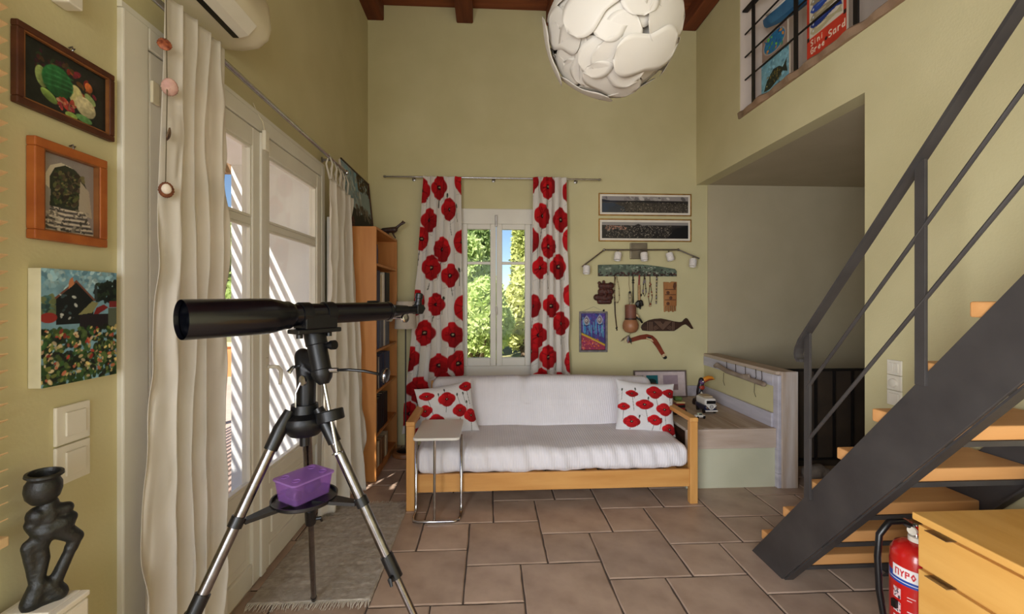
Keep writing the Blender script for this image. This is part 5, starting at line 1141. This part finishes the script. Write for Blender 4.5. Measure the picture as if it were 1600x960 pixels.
# ------------------------------------------------------------------ staircase rising toward the viewer along the right wall
sc_ = thing('staircase', (1.87, 1.5, 0), 'open wooden-tread staircase with a dark steel stringer along the right wall', 'staircase')
SL = 1.2; YT = .30
def stringer(xa, xb):
    up = lambda y: SL * (2.4985 - y); lo_ = lambda y: SL * (2.236 - y)
    MB().prism([(2.4985, 0), (2.236, 0), (YT, lo_(YT)), (YT, up(YT))], (xa, 0, 0), EY, EZ, EX, xb - xa).build('stringer', DSTEEL, sc_, bevel=.002)
    k = 1 if xa < 1.8 else -1; x0 = xb if k > 0 else xa - .045
    MB().prism([(2.236, 0), (2.226, 0), (YT, lo_(YT) - .012), (YT, lo_(YT))], (x0, 0, 0), EY, EZ, EX, .045).build('stringer_flange', DSTEEL, sc_)
stringer(1.566, 1.579); stringer(2.175, 2.19)
tm_ = sm_ = None
for k in range(11):
    yn, zt = 2.43 - .1814 * k, .164 + .2215 * k
    if tm_ is None:
        o = box('tread', (1.58, yn - .265, zt - .052), (2.174, yn, zt), BEECH, sc_, bevel=.006); tm_ = o.data
        s2 = box('tread_support', (1.58, yn - .268, zt - .072), (2.174, yn - .10, zt - .0525), DSTEEL, o); sm_ = s2.data
    else:
        o = bpy.data.objects.new('tread', tm_); COL.objects.link(o); o.parent = sc_; o.location = (0, -.1814 * k, .2215 * k); b = o.modifiers.new('bevel', 'BEVEL'); b.width = .006; b.segments = 2; b.limit_method = 'ANGLE'
        s2 = bpy.data.objects.new('tread_support', sm_); COL.objects.link(s2); s2.parent = o
for k in range(3):
    y = 2.038 - .556 * k; z = .552 + .667 * k; box('baluster_post', (1.555, y - .019, z - .03), (1.567, y + .019, z + .785), DSTEEL, sc_, bevel=.001)
def bar(name, pts, wx, wz):
    """flat bar swept through (y,z) points, width wx across x"""
    n = len(pts); L_ = []; R2 = []
    for i, p in enumerate(pts):
        d = Vector(pts[min(i + 1, n - 1)]) - Vector(pts[max(i - 1, 0)]); d.normalize(); nn = Vector((-d.y, d.x)) * wz / 2; L_.append(Vector(p) + nn); R2.append(Vector(p) - nn)
    m = MB(); xa = 1.561 - wx / 2
    vs = [(xa + s_ * wx, p.x, p.y) for s_ in (0, 1) for p in L_ + R2]; N2 = 2 * n; fs = []
    for i in range(n - 1):
        fs += [(i, i + 1, n + i + 1, n + i), (N2 + i, N2 + n + i, N2 + n + i + 1, N2 + i + 1), (i, N2 + i, N2 + i + 1, i + 1), (n + i, n + i + 1, N2 + n + i + 1, N2 + n + i)]
    fs += [(0, n, N2 + n, N2), (n - 1, N2 + n - 1, N2 + 2 * n - 1, 2 * n - 1)]
    m.add(vs, fs).build(name, DSTEEL, sc_)
bar('handrail', [(2.068, 1.195), (2.085, 1.193), (2.098, 1.205), (2.102, 1.225), (2.096, 1.255), (2.075, 1.295), (2.038, 1.341), (1.482, 2.008), (YT + .1, 3.306)], .042, .014)
for z0, k in ((1.07, 1.222), (.809, 1.215)): MB().tube([(1.561, 2.045, z0 - .01), (1.561, YT + .1, z0 + k * (2.038 - YT - .1))], .0075, 8).build('rail_rod', DSTEEL, sc_, smooth='auto')

# ------------------------------------------------------------------ chest of drawers under the stairs
cd = thing('chest_of_drawers', (1.80, .9, 0), 'light birch chest of drawers with small metal pulls beside the staircase', 'chest of drawers')
CX0, CX1, CY0, CY1, CZ = 1.475, 2.15, .45, 1.415, .764
box('body', (CX0 + .018, CY0, .04), (CX1, CY1 - .002, CZ - .024), BIRCH, cd, bevel=.002); box('top', (CX0 - .012, CY0 - .01, CZ - .024), (CX1, CY1 + .006, CZ), BIRCH, cd, bevel=.003)
box('plinth', (CX0 + .04, CY0 + .02, 0), (CX1 - .02, CY1 - .02, .04), BIRCH, cd)
for za, zb in ((.585, .725), (.405, .573), (.225, .393), (.045, .213)):
    dw = box('drawer', (CX0, CY0 + .004, za), (CX0 + .018, CY1 - .004, zb), BIRCH, cd, bevel=.003)
    for ya in (CY1 - .115, CY0 + .06): MB().prism([(-.022, .004), (-.020, .002), (.014, .002), (.014, .0045), (-.022, .0045)], (CX0, ya, zb - .002), EX, EZ, EY, .07).build('pull', STEEL, dw)
# ------------------------------------------------------------------ fire extinguisher
fx, fy = 1.668, 1.60
ex = thing('fire_extinguisher', (fx, fy, 0), 'red fire extinguisher with a black hose standing beside the chest of drawers', 'fire extinguisher')
EXR = mat('extinguisher_red', (196, 30, 24), .25, 0, (184, 24, 20), 8, coat=.4)
MB().lathe([(.078, .0), (.084, .006), (.084, .03), (.082, .035), (.082, .485), (.080, .51), (.068, .535), (.045, .55), (.022, .555), (.022, .57)], (fx, fy, 0), n=48).build('cylinder', EXR, ex, smooth='auto')
c = Cv(.30, .44, 300, (190, 28, 24))
c.rect(.0, .372, .30, .408, (36, 74, 160)); c.rect(0, .380, .3, .383, (220, 224, 236)); c.rect(.082, .392, .20, .438, (236, 232, 230)); c.text('PURO', .094, .403, .022, .0026, (196, 30, 40))
for k in range(3): c.rect(.085, .31 - .055 * k, .115, .35 - .055 * k, (226, 196, 196)); c.dabs(14, .087,   .312 - .055 * k, .113, .348 - .055 * k, [(150, 60, 60), (60, 60, 70), (230, 220, 220)], .006, k); c.rect(.135, .33 - .055 * k, .16, .334 - .055 * k, (226, 200, 200)); c.rect(.135, .318 - .055 * k, .15, .322 - .055 * k, (226, 200, 200))
c.rect(.09, .135, .14, .18, (230, 224, 226)); c.dabs(14, .095, .14, .135, .175, [(60, 60, 70), (190, 80, 80)], .006, 9); c.rect(.065, .0, .26, .125, (222, 186, 188))
for k in range(9): c.line([(.07, .01 + .013 * k), (.25, .01 + .013 * k)], .0016, (176, 110, 116), .8)
a0 = math.radians(180) ; ang = a0 + (c.X - .10) / .0826
P = np.stack([fx + .0826 * np.cos(ang), fy + .0826 * np.sin(ang), .03 + c.Y], -1); grid('label', P, print_mat('extinguisher_label', .3, coat=.4), ex, c.C, smooth=True)
MB().lathe([(.017, 0), (.017, .02), (.012, .03), (.012, .05)], (fx, fy, .57), n=16).build('valve', CHROME, ex, smooth='auto'); MB().lathe([(.027, 0), (.027, .018), (.022, .02)], (fx, fy, .556), n=24).build('collar', PLASTIC, ex, smooth='auto')
MB().box((fx - .012, fy - .05, .605), (fx + .012, fy + .06, .617)).box((fx - .012, fy - .05, .585), (fx + .012, fy + .01, .594)).build('handle', EXR, ex, bevel=.003); MB().lathe([(.016, 0), (.016, .01)], (fx - .02, fy - .005, .60), (-1, -.3, 0), 16).build('gauge', PLASTIC, ex, smooth='auto')
MB().tube([(fx - .01, fy, .605), (fx - .05, fy + .01, .63), (fx - .10, fy + .015, .625), (fx - .135, fy + .02, .575), (fx - .142, fy + .02, .49), (fx - .14, fy + .015, .36), (fx - .125, fy + .01, .25), (fx - .115, fy, .2)], [.011, .012, .012, .012, .012, .012, .011, .01], 10).build('hose', BLACK, ex, smooth=True); MB().lathe([(.013, 0), (.013, .03), (.009, .08)], (fx - .115, fy, .2), (.1, -.05, -1), 12).build('nozzle', mat('nozzle_grey', (150, 146, 140), .5), ex, smooth='auto')
MB().box((fx - .095, fy - .006, .30), (fx - .08, fy + .012, .33)).build('hose_clip', BLACK, ex)

# ------------------------------------------------------------------ loft opening: sill, railing, paintings
ls = thing('loft_railing', (XR + .06, 2.0, 3.10), 'dark metal loft railing on a weathered wooden sill above the passage', 'railing')
ny, nx = 8, 140
m = MB(); pr = [(-.02, .0), (.115, .0), (.115, .05), (.10, .062), (-.012, .06), (-.028, .045)]; vs = []; fs = []
for i in range(141):
    y = LOFT[1] - .002 - (LOFT[1] - LOFT[0] - .004) * i / 140; w1 = .007 * sin(i * .9) + .005 * sin(i * .37 + 1); w2 = .006 * sin(i * .53 + 2)
    for a, b in pr: vs.append((XR + a + (w1 if a < 0 else 0), y, LOFT[2] + b + (w2 if b > .03 else 0)))
n = len(pr)
for i in range(140):
    for j in range(n): fs.append((i * n + j, i * n + (j + 1) % n, (i + 1) * n + (j + 1) % n, (i + 1) * n + j))
fs += [tuple(range(n)), tuple(140 * n + j for j in range(n))]
m.add(vs, fs).build('sill', mat('weathered_sill', (158, 126, 100), .85, 0, (128, 108, 84), 4, .4, 25), ls, smooth='auto')
zs = LOFT[2] + .055
for y in (3.56, 3.05, 2.53, 2.01, 1.5, 1.0): box('post', (XR + .03, y - .017, zs), (XR + .042, y + .017, 4.02), IRON, ls)
for z in (3.42, 3.62, 3.82): box('rail', (XR + .032, .25, z), (XR + .040, 3.68, z + .012), IRON, ls)
box('top_rail', (XR + .012, .25, 4.02), (XR + .06, 3.68, 4.035), IRON, ls)
def loft_pic(name, label, y0, y1, z0, z1, c, cat='painting', extra=None):
    """panel hung on the room side of the loft wall rails, facing the room"""
    t = thing(name, (XR + .07, (y0 + y1) / 2, z0), label, cat)
    box('panel', (XR + .052, y0, z0), (XR + .066, y1, z1), mat('panel_board', (196, 180, 160), .8), t)
    c.onto('picture', (XR + .0512, y1, z0), (0, -1, 0), EZ, PRINT, t); return t
w, h_ = .33, .30
c = Cv(w, h_, 120, (120, 170, 186)).mottle(.15, 8, 1); c.dabs(80, 0, 0, w, h_, [(150, 196, 206), (100, 150, 172), (130, 180, 196)], .016, 2)
c.poly([(.03, .06), (.07, .13), (.15, .19), (.22, .18), (.26, .15), (.31, .20), (.30, .15), (.315, .09), (.26, .12), (.2, .08), (.11, .05)], (40, 46, 36)); c.dabs(50, .07, .08, .24, .17, [(64, 74, 50), (30, 36, 30), (130, 110, 50)], .01, 3); c.ell(.07, .09, .006, .006, (200, 190, 120))
loft_pic('fish_painting', 'blue painting of a dark fish standing on the loft sill', 3.145, 3.475, zs + .0, zs + .30, c)
w, h_ = .30, .19
c = Cv(w, h_, 110, (150, 128, 116)); c.ell(.15, .095, .14, .088, (190, 170, 156)); c.ell(.15, .095, .13, .08, (40, 110, 160)); c.dabs(60, .04, .03, .26, .16, [(40, 130, 180), (60, 160, 120), (30, 90, 140)], .014, 1); c.dabs(14, .04, .03, .26, .16, [(222, 140, 50), (110, 180, 60)], .015, 4)
loft_pic('fish_painting', 'bright oval fish painting hanging above the dark fish painting', 3.165, 3.465, 3.455, 3.645, c)
w, h_ = .34, .60
c = Cv(w, h_, 170, (196, 60, 40)).mottle(.12, 8, 5); c.rect(.025, .19, .315, .575, (206, 196, 178)); 
for k, (z, cc) in enumerate(((.226, (176, 166, 130)), (.272, (40, 56, 120)), (.32, (150, 140, 112)), (.375, (44, 72, 150)), (.43, (140, 130, 104)), (.49, (44, 70, 140)), (.55, (100, 110, 70)))):
    c.poly([(.03, z), (.06, z + .03), (.13, z + .036), (.2, z + .022), (.26, z + .012), (.305, z + .035), (.30, z + .01), (.308, z - .02), (.26, z - .004), (.2, z - .012), (.12, z - .03), (.06, z - .025)], cc); c.ell(.06, z + .004, .008, .008, (200, 206, 210)); c.ell(.13, z + .01, .05, .008, tuple(min(255, v + 30) for v in cc))
c.text('Sini', .035, .135, .038, .004, (236, 220, 196)); c.text('Gree', .035, .078, .042, .004, (236, 220, 196)); c.text('Sard', .195, .10, .045, .0045, (236, 220, 196)); c.ell(.175, .11, .012, .012, (60, 30, 26))
for a, b in ((.013, .19), (.327, .19), (.013, .58), (.327, .58)): c.rect(a - .012, b - .015, a + .012, b + .015, (40, 30, 28))
loft_pic('painted_sign', 'red painted sign with rows of blue sardines and white lettering on the loft sill', 2.62, 2.96, zs, zs + .60, c, 'sign')
w, h_ = .30, .30
c = Cv(w, h_, 60, (60, 130, 180)).mottle(.2, 6, 2); c.dabs(40, 0, 0, w, h_, [(40, 110, 170), (120, 180, 206)], .03, 1)
loft_pic('sea_painting', 'small plain blue sea painting standing on the loft sill', 2.05, 2.33, zs, zs + .30, c)
bt = thing('model_boat', (XR + .12, 3.0, 3.66), 'long blue and white wooden boat hull hung across the loft railing', 'model boat')
y0, y1 = 3.52, 2.56
vs = []; fs = []; N_ = 24
for i in range(N_ + 1):
    t = i / N_; y = y0 + (y1 - y0) * t; wd = .065 * sin(PI * min(1, .08 + t * .95)) ** .6 + .004; dp = .09 * sin(PI * (.08 + .88 * t)) ** .5 + .02; zt = 3.80 + .05 * (2 * t - 1) ** 2
    for a, b in ((-1, 0), (-.92, -.45), (-.6, -.85), (0, -1), (.6, -.85), (.92, -.45), (1, 0), (.85, -.05), (0, -.2), (-.85, -.05)): vs.append((XR + .125 + a * wd, y, zt + b * dp))
for i in range(N_):
    for j in range(10): fs.append((i * 10 + j, i * 10 + (j + 1) % 10, (i + 1) * 10 + (j + 1) % 10, (i + 1) * 10 + j))
fs += [tuple(range(10)), tuple(N_ * 10 + j for j in range(10))]
MB().add(vs, fs).build('hull', mat('boat_blue', (50, 116, 160), .5, 0, (36, 92, 136), 8), bt, smooth='auto')
MB().tube([(XR + .06, y0 + (y1 - y0) * (.1 + .8 * i / 10), 3.795 + .05 * (2 * (.1 + .08 * i) - 1) ** 2) for i in range(11)], .008, 6).build('white_gunwale', TWH, bt, smooth=True)

# ------------------------------------------------------------------ pendant lamp of overlapping petals
LC = Vector((.515, 1.78, 2.635)); LR = .262
pd = thing('pendant_lamp', LC, 'large white pendant lamp made of overlapping rounded petals', 'pendant lamp')
def petal_mesh(seed):
    q = random.Random(seed); L_ = .118 + q.uniform(-.01, .015); n_u, n_v = 22, 8; vs = []; fs = []
    for i in range(n_u + 1):
        t = -1 + 2 * i / n_u; lobes = math.sqrt(max(0, 1 - ((abs(t) - .48) / .52) ** 2)) if abs(t) > .48 else 1
        wd = .074 * (lobes if abs(t) > .48 else (.84 + .16 * abs(t) / .48)) * q.uniform(.995, 1.005) + .001
        for j in range(n_v + 1):
            s_ = -1 + 2 * j / n_v; a = t * L_ / LR; b = s_ * wd / LR
            lift = .012 * (abs(t) ** 2) + .003 * s_ * s_
            r = LR + lift; vs.append((r * sin(a) * cos(b * .6), r * sin(b), r * cos(a) * cos(b)))
    for i in range(n_u):
        for j in range(n_v): k = i * (n_v + 1) + j; fs.append((k, k + 1, k + n_v + 2, k + n_v + 1))
    me = bpy.data.meshes.new('petal'); me.from_pydata(vs, [], fs); me.update(); me.materials.append(SHADE); me.polygons.foreach_set('use_smooth', [True] * len(me.polygons)); return me
PM = [petal_mesh(k) for k in range(3)]
NP = 76
for k in range(NP):
    z = 1 - 2 * (k + .5) / NP; a = k * 2.399963; r = math.sqrt(1 - z * z); d = Vector((r * cos(a), r * sin(a), z))
    o = bpy.data.objects.new('petal', PM[k % 3]); COL.objects.link(o); o.parent = pd
    tw = random.uniform(-.9, .9) + (PI / 2 if k % 3 == 0 else 0)
    o.rotation_mode = 'QUATERNION'; o.rotation_quaternion = d.to_track_quat('Z', 'Y') @ Matrix.Rotation(tw, 3, 'Z').to_quaternion() @ Matrix.Rotation(random.uniform(-.10, .10), 3, 'X').to_quaternion()
    sc2 = random.uniform(.90, 1.06); o.scale = (sc2, sc2, sc2 * random.uniform(.97, 1.03)); md = o.modifiers.new('thickness', 'SOLIDIFY'); md.thickness = .0009
MB().ball(LC, LR * .82, 24, 16).build('inner_globe', mat('inner_shade', (226, 220, 210), .7, 0, (222, 216, 206), 5, trans=.3), pd, smooth=True)
MB().tube([tuple(LC + Vector((0, 0, LR * .8))), (LC.x, LC.y, ZC - .04)], .004, 6).build('cable', PLASTIC, pd); MB().lathe([(.05, 0), (.05, .03), (.02, .045)], (LC.x, LC.y, ZC - .001), (0, 0, -1), 20).build('ceiling_rose', PLASTIC, pd, smooth='auto')

# ------------------------------------------------------------------ telescope on its tripod
LEGM = mat('tripod_steel', (142, 138, 138), .24, 1.0, (118, 114, 114), 30)
HX, HY, HZ = -.666, 1.601, 1.032
te = thing('telescope', (HX, HY, 0), 'black refractor telescope on an equatorial mount with a steel tripod', 'telescope')
for k, da in enumerate((0, 120, -120)):
    a = math.radians(108.73 + da); rd_ = Vector((cos(a), sin(a), 0)); T = Vector((HX, HY, HZ)) + rd_ * .0945; Fo = Vector((HX, HY, 0)) + rd_ * .605; Fo.z = .018; d = (Fo - T).normalized(); L_ = (Fo - T).length
    lg = MB().tube([T - d * .0, T + d * L_ * .47], .0175, 16).build('leg', LEGM, te, smooth='auto')
    MB().tube([T + d * L_ * .44, T + d * (L_ - .01)], .0125, 14).build('inner_leg', LEGM, lg, smooth='auto')
    MB().tube([T - d * .05 - rd_ * .02 + Vector((0, 0, .03)), T - d * .02, T + d * .05], [.018, .024, .0225], 14).build('leg_hinge', BLACK, lg, smooth='auto'); MB().tube([T + d * L_ * .425, T + d * L_ * .50], .0225, 14).build('leg_clamp', BLACK, lg, smooth='auto')
    tn = Vector((-rd_.y, rd_.x, 0)); p = T + d * L_ * .485
    MB().tube([p, p + tn * (-.04), p + tn * (-.045) + d * .02], [.007, .008, .005], 8).build('clamp_lever', BLACK, lg, smooth='auto'); MB().tube([Fo - d * .03, Fo], [.0145, .009], 12).build('rubber_foot', BLACK, lg, smooth='auto')
    # spreader arm from the tray to the leg
    q = T + d * L_ * .245; c0 = Vector((HX, HY, q.z - .0)) + rd_ * .05
    MB().tube([q - d * .016, q + d * .016], .0225, 14).build('tray_bracket', BLACK, lg, smooth='auto')
    m = MB(); w1, w2 = .034, .013; A1, A2 = c0 + tn * w1, c0 - tn * w1; B1, B2 = q - rd_ * .02 + tn * w2 + Vector((0, 0, -.008)), q - rd_ * .02 - tn * w2 + Vector((0, 0, -.008))
    for dz in (0, .012): m.v += [tuple(v + Vector((0, 0, dz - .006))) for v in (A1, A2, B2, B1)]
    m.f += [(3, 2, 1, 0), (4, 5, 6, 7), (0, 1, 5, 4), (1, 2, 6, 5), (2, 3, 7, 6), (3, 0, 4, 7)]; m.build('spreader_arm', BLACK, te)
TZ = HZ + (.012 - HZ) * .245
MB().lathe([(.0, 0), (.105, 0), (.112, .006), (.112, .016), (.106, .016), (.104, .007), (.0, .006)], (HX, HY, TZ - .008), n=36).build('accessory_tray', BLACK, te, smooth='auto')
MB().lathe([(.05, -.05), (.075, -.02), (.080, .0), (.074, .016), (.048, .03), (.045, .06)], (HX, HY, HZ + .03), n=28).build('tripod_hub', BLACKM, te, smooth='auto'); MB().tube([(HX, HY, HZ - .06), (HX, HY, HZ - .02)], .017, 12).build('hub_bolt', BLACK, te)
# equatorial head: azimuth post, polar housing, declination housing, counterweight
blobs('polar_housing', [((HX + .005, HY, HZ + .08), (HX + .006, HY, HZ + .18), .032, .034), ((HX + .006, HY, HZ + .18), (HX - .015, HY + .02, HZ + .26), .034, .03), ((HX - .015, HY + .02, HZ + .26), (HX + .045, HY - .012, HZ + .235), .026, .03)], BLACKM, te, voxel=.005)
DT, DB = Vector((-.622, 1.582, 1.372)), Vector((-.588, 1.562, 1.232)); dd = (DB - DT).normalized()
MB().lathe([(.037, -.01), (.037, .035), (.033, .038), (.033, .125), (.036, .128), (.036, .14), (.030, .16), (.016, .178)], DT, dd, 28).build('declination_housing', BLACKM, te, smooth='auto')
MB().tube([DT + dd * .165, DT + dd * .42], .0065, 12).build('counterweight_shaft', CHROME, te, smooth='auto'); MB().lathe([(.006, 0), (.042, .001), (.046, .004), (.046, .036), (.042, .039), (.006, .040)], DT + dd * .27, dd, 32).build('counterweight', BLACKM, te, smooth='auto'); MB().lathe([(.007, 0), (.018, .002), (.018, .007), (.007, .010)], DT + dd * .415, dd, 20).build('shaft_stop', CHROME, te, smooth='auto')
MB().lathe([(.012, 0), (.014, .012), (.017, .014), (.017, .03)], (-.575, 1.58, 1.335), (.9, -.4, .1), 14).build('axis_knob', BLACK, te, smooth='auto')
MB().tube([(HX - .01, HY - .02, 1.262), (HX - .02, HY - .05, 1.262), (HX - .03, HY - .06, 1.245)], [.006, .006, .009], 8).build('altitude_bolt', CHROME, te, smooth='auto'); MB().lathe([(.005, 0), (.018, .002), (.018, .008), (.005, .01)], (HX + .012, HY - .036, 1.213), (-.5, -.85, 0), 18).build('setting_dial', CHROME, te, smooth='auto')
MB().tube([(HX + .0, HY - .036, 1.205), (HX - .012, HY - .045, 1.17), (HX - .012, HY - .044, 1.12)], .0045, 8).build('altitude_screw', CHROME, te, smooth='auto')
MB().tube([(-.566, 1.555, 1.250), (-.53, 1.55, 1.251)], .009, 10).build('cable_socket', CHROME, te, smooth='auto'); MB().tube([(-.535, 1.55, 1.251), (-.49, 1.548, 1.252), (-.44, 1.55, 1.247), (-.375, 1.551, 1.232)], .005, 8).build('slow_motion_cable', BLACK, te, smooth=True)
kn = MB().lathe([(.006, -.006), (.022, 0), (.025, .008), (.023, .018), (.008, .022)], (-.375, 1.551, 1.232), (.95, -.1, -.15), 20).build('control_knob', BLACK, te, smooth='auto'); MB().lathe([(.0255, 0), (.0262, .003), (.0255, .006)], (-.368, 1.551, 1.231), (.95, -.1, -.15), 20, cap=False).build('knob_ring', CHROME, kn)
# optical tube
O_, E_ = Vector((-.854, 1.247, 1.443)), Vector((-.418, 1.825, 1.452)); ax = (E_ - O_).normalized(); LT = (E_ - O_).length
MB().lathe([(.0545, .012), (.0565, .0), (.0575, .004), (.0575, .235), (.055, .252), (.046, .29), (.0405, .305), (.0395, .315), (.047, .30), (.049, .05), (.0500, .013)], O_, ax, 48, cap=False).build('dew_shield', TUBE, te, smooth='auto')
MB().lathe([(.0375, .29), (.0375, LT - .012), (.039, LT - .012), (.039, LT + .0), (.034, LT + .006), (.026, LT + .02)], O_, ax, 40).build('main_tube', TUBE, te, smooth='auto')
MB().lathe([(.0495, .0), (.042, .006), (.0415, .012)], O_ + ax * .045, ax, 40, cap=False).build('lens_cell', BLACK, te, smooth='auto')
lens = [(.0415, .0)] + [(.0415 * cos(math.radians(8 * k)), -.012 * sin(math.radians(8 * k))) for k in range(1, 12)]
MB().lathe(lens, O_ + ax * .058, ax, 36).build('objective_lens', mat('coated_lens', (18, 22, 40), .08, 0, (14, 18, 34), 5, coat=.8), te, smooth=True)
up = Vector((0, 0, 1)); sd = ax.cross(up).normalized(); pm = O_ + ax * (LT * .553)
for off in (-.045, .045): MB().lathe([(.0378, -.017), (.0425, -.017), (.0425, .017), (.0378, .017)], pm + ax * off, ax, 36, cap=False).build('tube_ring', BLACKM, te, smooth='auto')


sb = MB().box((-.060, -.0405, -.050), (.060, .0405, .0)); sb.v = [tuple(pm + ax * v[0] + sd * v[1] + up * v[2]) for v in sb.v]; sb.build('saddle_block', BLACKM, te, bevel=.004)
sb = MB().box((-.085, -.035, -.066), (.080, .035, -.050)); sb.v = [tuple(pm + ax * v[0] + sd * v[1] + up * v[2]) for v in sb.v]; sb.build('dovetail_plate', BLACK, te, bevel=.004)
for s_ in (-.06, .05): MB().lathe([(.009, 0), (.011, .004), (.011, .016)], pm + ax * s_ - up * .066, (0, 0, -1), 12).build('clamp_screw', BLACK, te)
fc = E_ + ax * .015
MB().tube([fc, fc + ax * .085], [.026, .020], 20).build('focuser', BLACK, te, smooth='auto'); MB().tube([fc + ax * .085, fc + ax * .135], .0165, 16).build('focuser_drawtube', BLACKM, te, smooth='auto')
kp = fc + ax * .03 - up * .032
MB().tube([kp - sd * .055, kp + sd * .055], .005, 8).lathe([(.016, 0), (.018, .003), (.018, .016), (.014, .018)], kp + sd * .04, sd, 18).lathe([(.016, 0), (.018, .003), (.018, .016), (.014, .018)], kp - sd * .04, -sd, 18).build('focus_knob', CHROME, te, smooth='auto')
dg = fc + ax * .155
sb = MB().prism([(-.022, -.02), (.008, -.02), (.026, .004), (.014, .022), (-.022, .022)], dg - sd * .019, ax, up, sd, .038); sb.build('star_diagonal', BLACK, te, bevel=.003)
ev_ = (up + ax * .16).normalized()
MB().lathe([(.0165, 0), (.0165, .014), (.0145, .016), (.0145, .03), (.0175, .032), (.0175, .052), (.013, .056)], dg + up * .018 - ax * .004, ev_, 20).build('eyepiece', BLACK, te, smooth='auto'); MB().lathe([(.005, 0), (.006, .008)], dg + up * .026 - ax * .022, (-ax + up * .3), 10).build('diagonal_screw', CHROME, te)
MB().tube([pm + ax * .22 + up * .039, pm + ax * .27 + up * .039], .005, 8).build('finder_shoe', BLACK, te)
# ------------------------------------------------------------------ purple box on the accessory tray
bz = TZ + .008; bcx, bcy = -.664, 1.592
pb = thing('plastic_box', (bcx, bcy, bz), 'translucent purple plastic box with lid lying on the telescope tray', 'box')
PUR = glass_mat('purple_plastic', (.86, .72, .95), .06, .20, lin((206, 160, 228))); PURL = glass_mat('purple_lid_plastic', (.84, .70, .94), .06, .45, lin((206, 164, 230)))
ca, sa = cos(math.radians(57)), sin(math.radians(57)); e1 = Vector((ca, sa, 0)); e2 = Vector((-sa, ca, 0))
def local(m): m.v = [tuple(Vector((bcx, bcy, bz)) + e1 * v[0] + e2 * v[1] + Vector((0, 0, v[2]))) for v in m.v]; return m
w1, d1, hh = .078, .060, .072
def ringwall(m, w_, d_, r, z0, z1, k0, k1, t_):
    A = [(a - w_, b - d_) for a, b in rrect(2 * w_, 2 * d_, r)]; n = len(A); vs = []
    for (z, k, ins) in ((z0, k0, 0), (z1, k1, 0), (z1, k1, t_), (z0 + t_, k0, t_)):
        for a, b in A: vs.append((a * k * (1 - ins / w_), b * k * (1 - ins / d_), z))
    fs = [(i * n + j, i * n + (j + 1) % n, (i + 1) * n + (j + 1) % n, (i + 1) * n + j) for i in range(3) for j in range(n)] + [tuple(reversed(range(n))), tuple(3 * n + j for j in range(n))]
    return m.add(vs, fs)
local(ringwall(MB(), w1, d1, .012, .002, hh, .88, 1, .002)).build('tub', PUR, pb, smooth='auto')
local(MB().prism([(a - w1 - .005, b - d1 - .005) for a, b in rrect(2 * w1 + .01, 2 * d1 + .01, .014)], (0, 0, hh + .0005), EX, EY, EZ, .007)).build('lid', PURL, pb, bevel=.002)
for a, b in ((-.052, -.032), (-.052, .032), (.052, -.032), (.052, .032)): local(MB().lathe([(.0125, 0), (.0145, .0035), (.0125, .0035), (.0105, 0.0005)], (a, b, hh + .0077), n=20, cap=False)).build('lid_ring', PURL, pb)
ep = local(MB().lathe([(.014, 0), (.018, .004), (.018, .03), (.015, .034), (.015, .055), (.010, .058)], (-.042, -.03, .024), (.05, 1, .0), n=18)).build('eyepiece', BLACK, None, smooth='auto'); put(ep, 'dark spare eyepiece lying inside the purple box', 'eyepiece')
bg_ = local(MB().tube([(0.005, -.012, .022), (.03, .0, .03), (.06, .01, .024)], [.016, .019, .015], 12)).build('lens_pouch', mat('navy_pouch', (36, 30, 84), .8, 0, (26, 22, 64), 20), None, smooth=True); put(bg_, 'dark blue pouch lying inside the purple box', 'pouch')
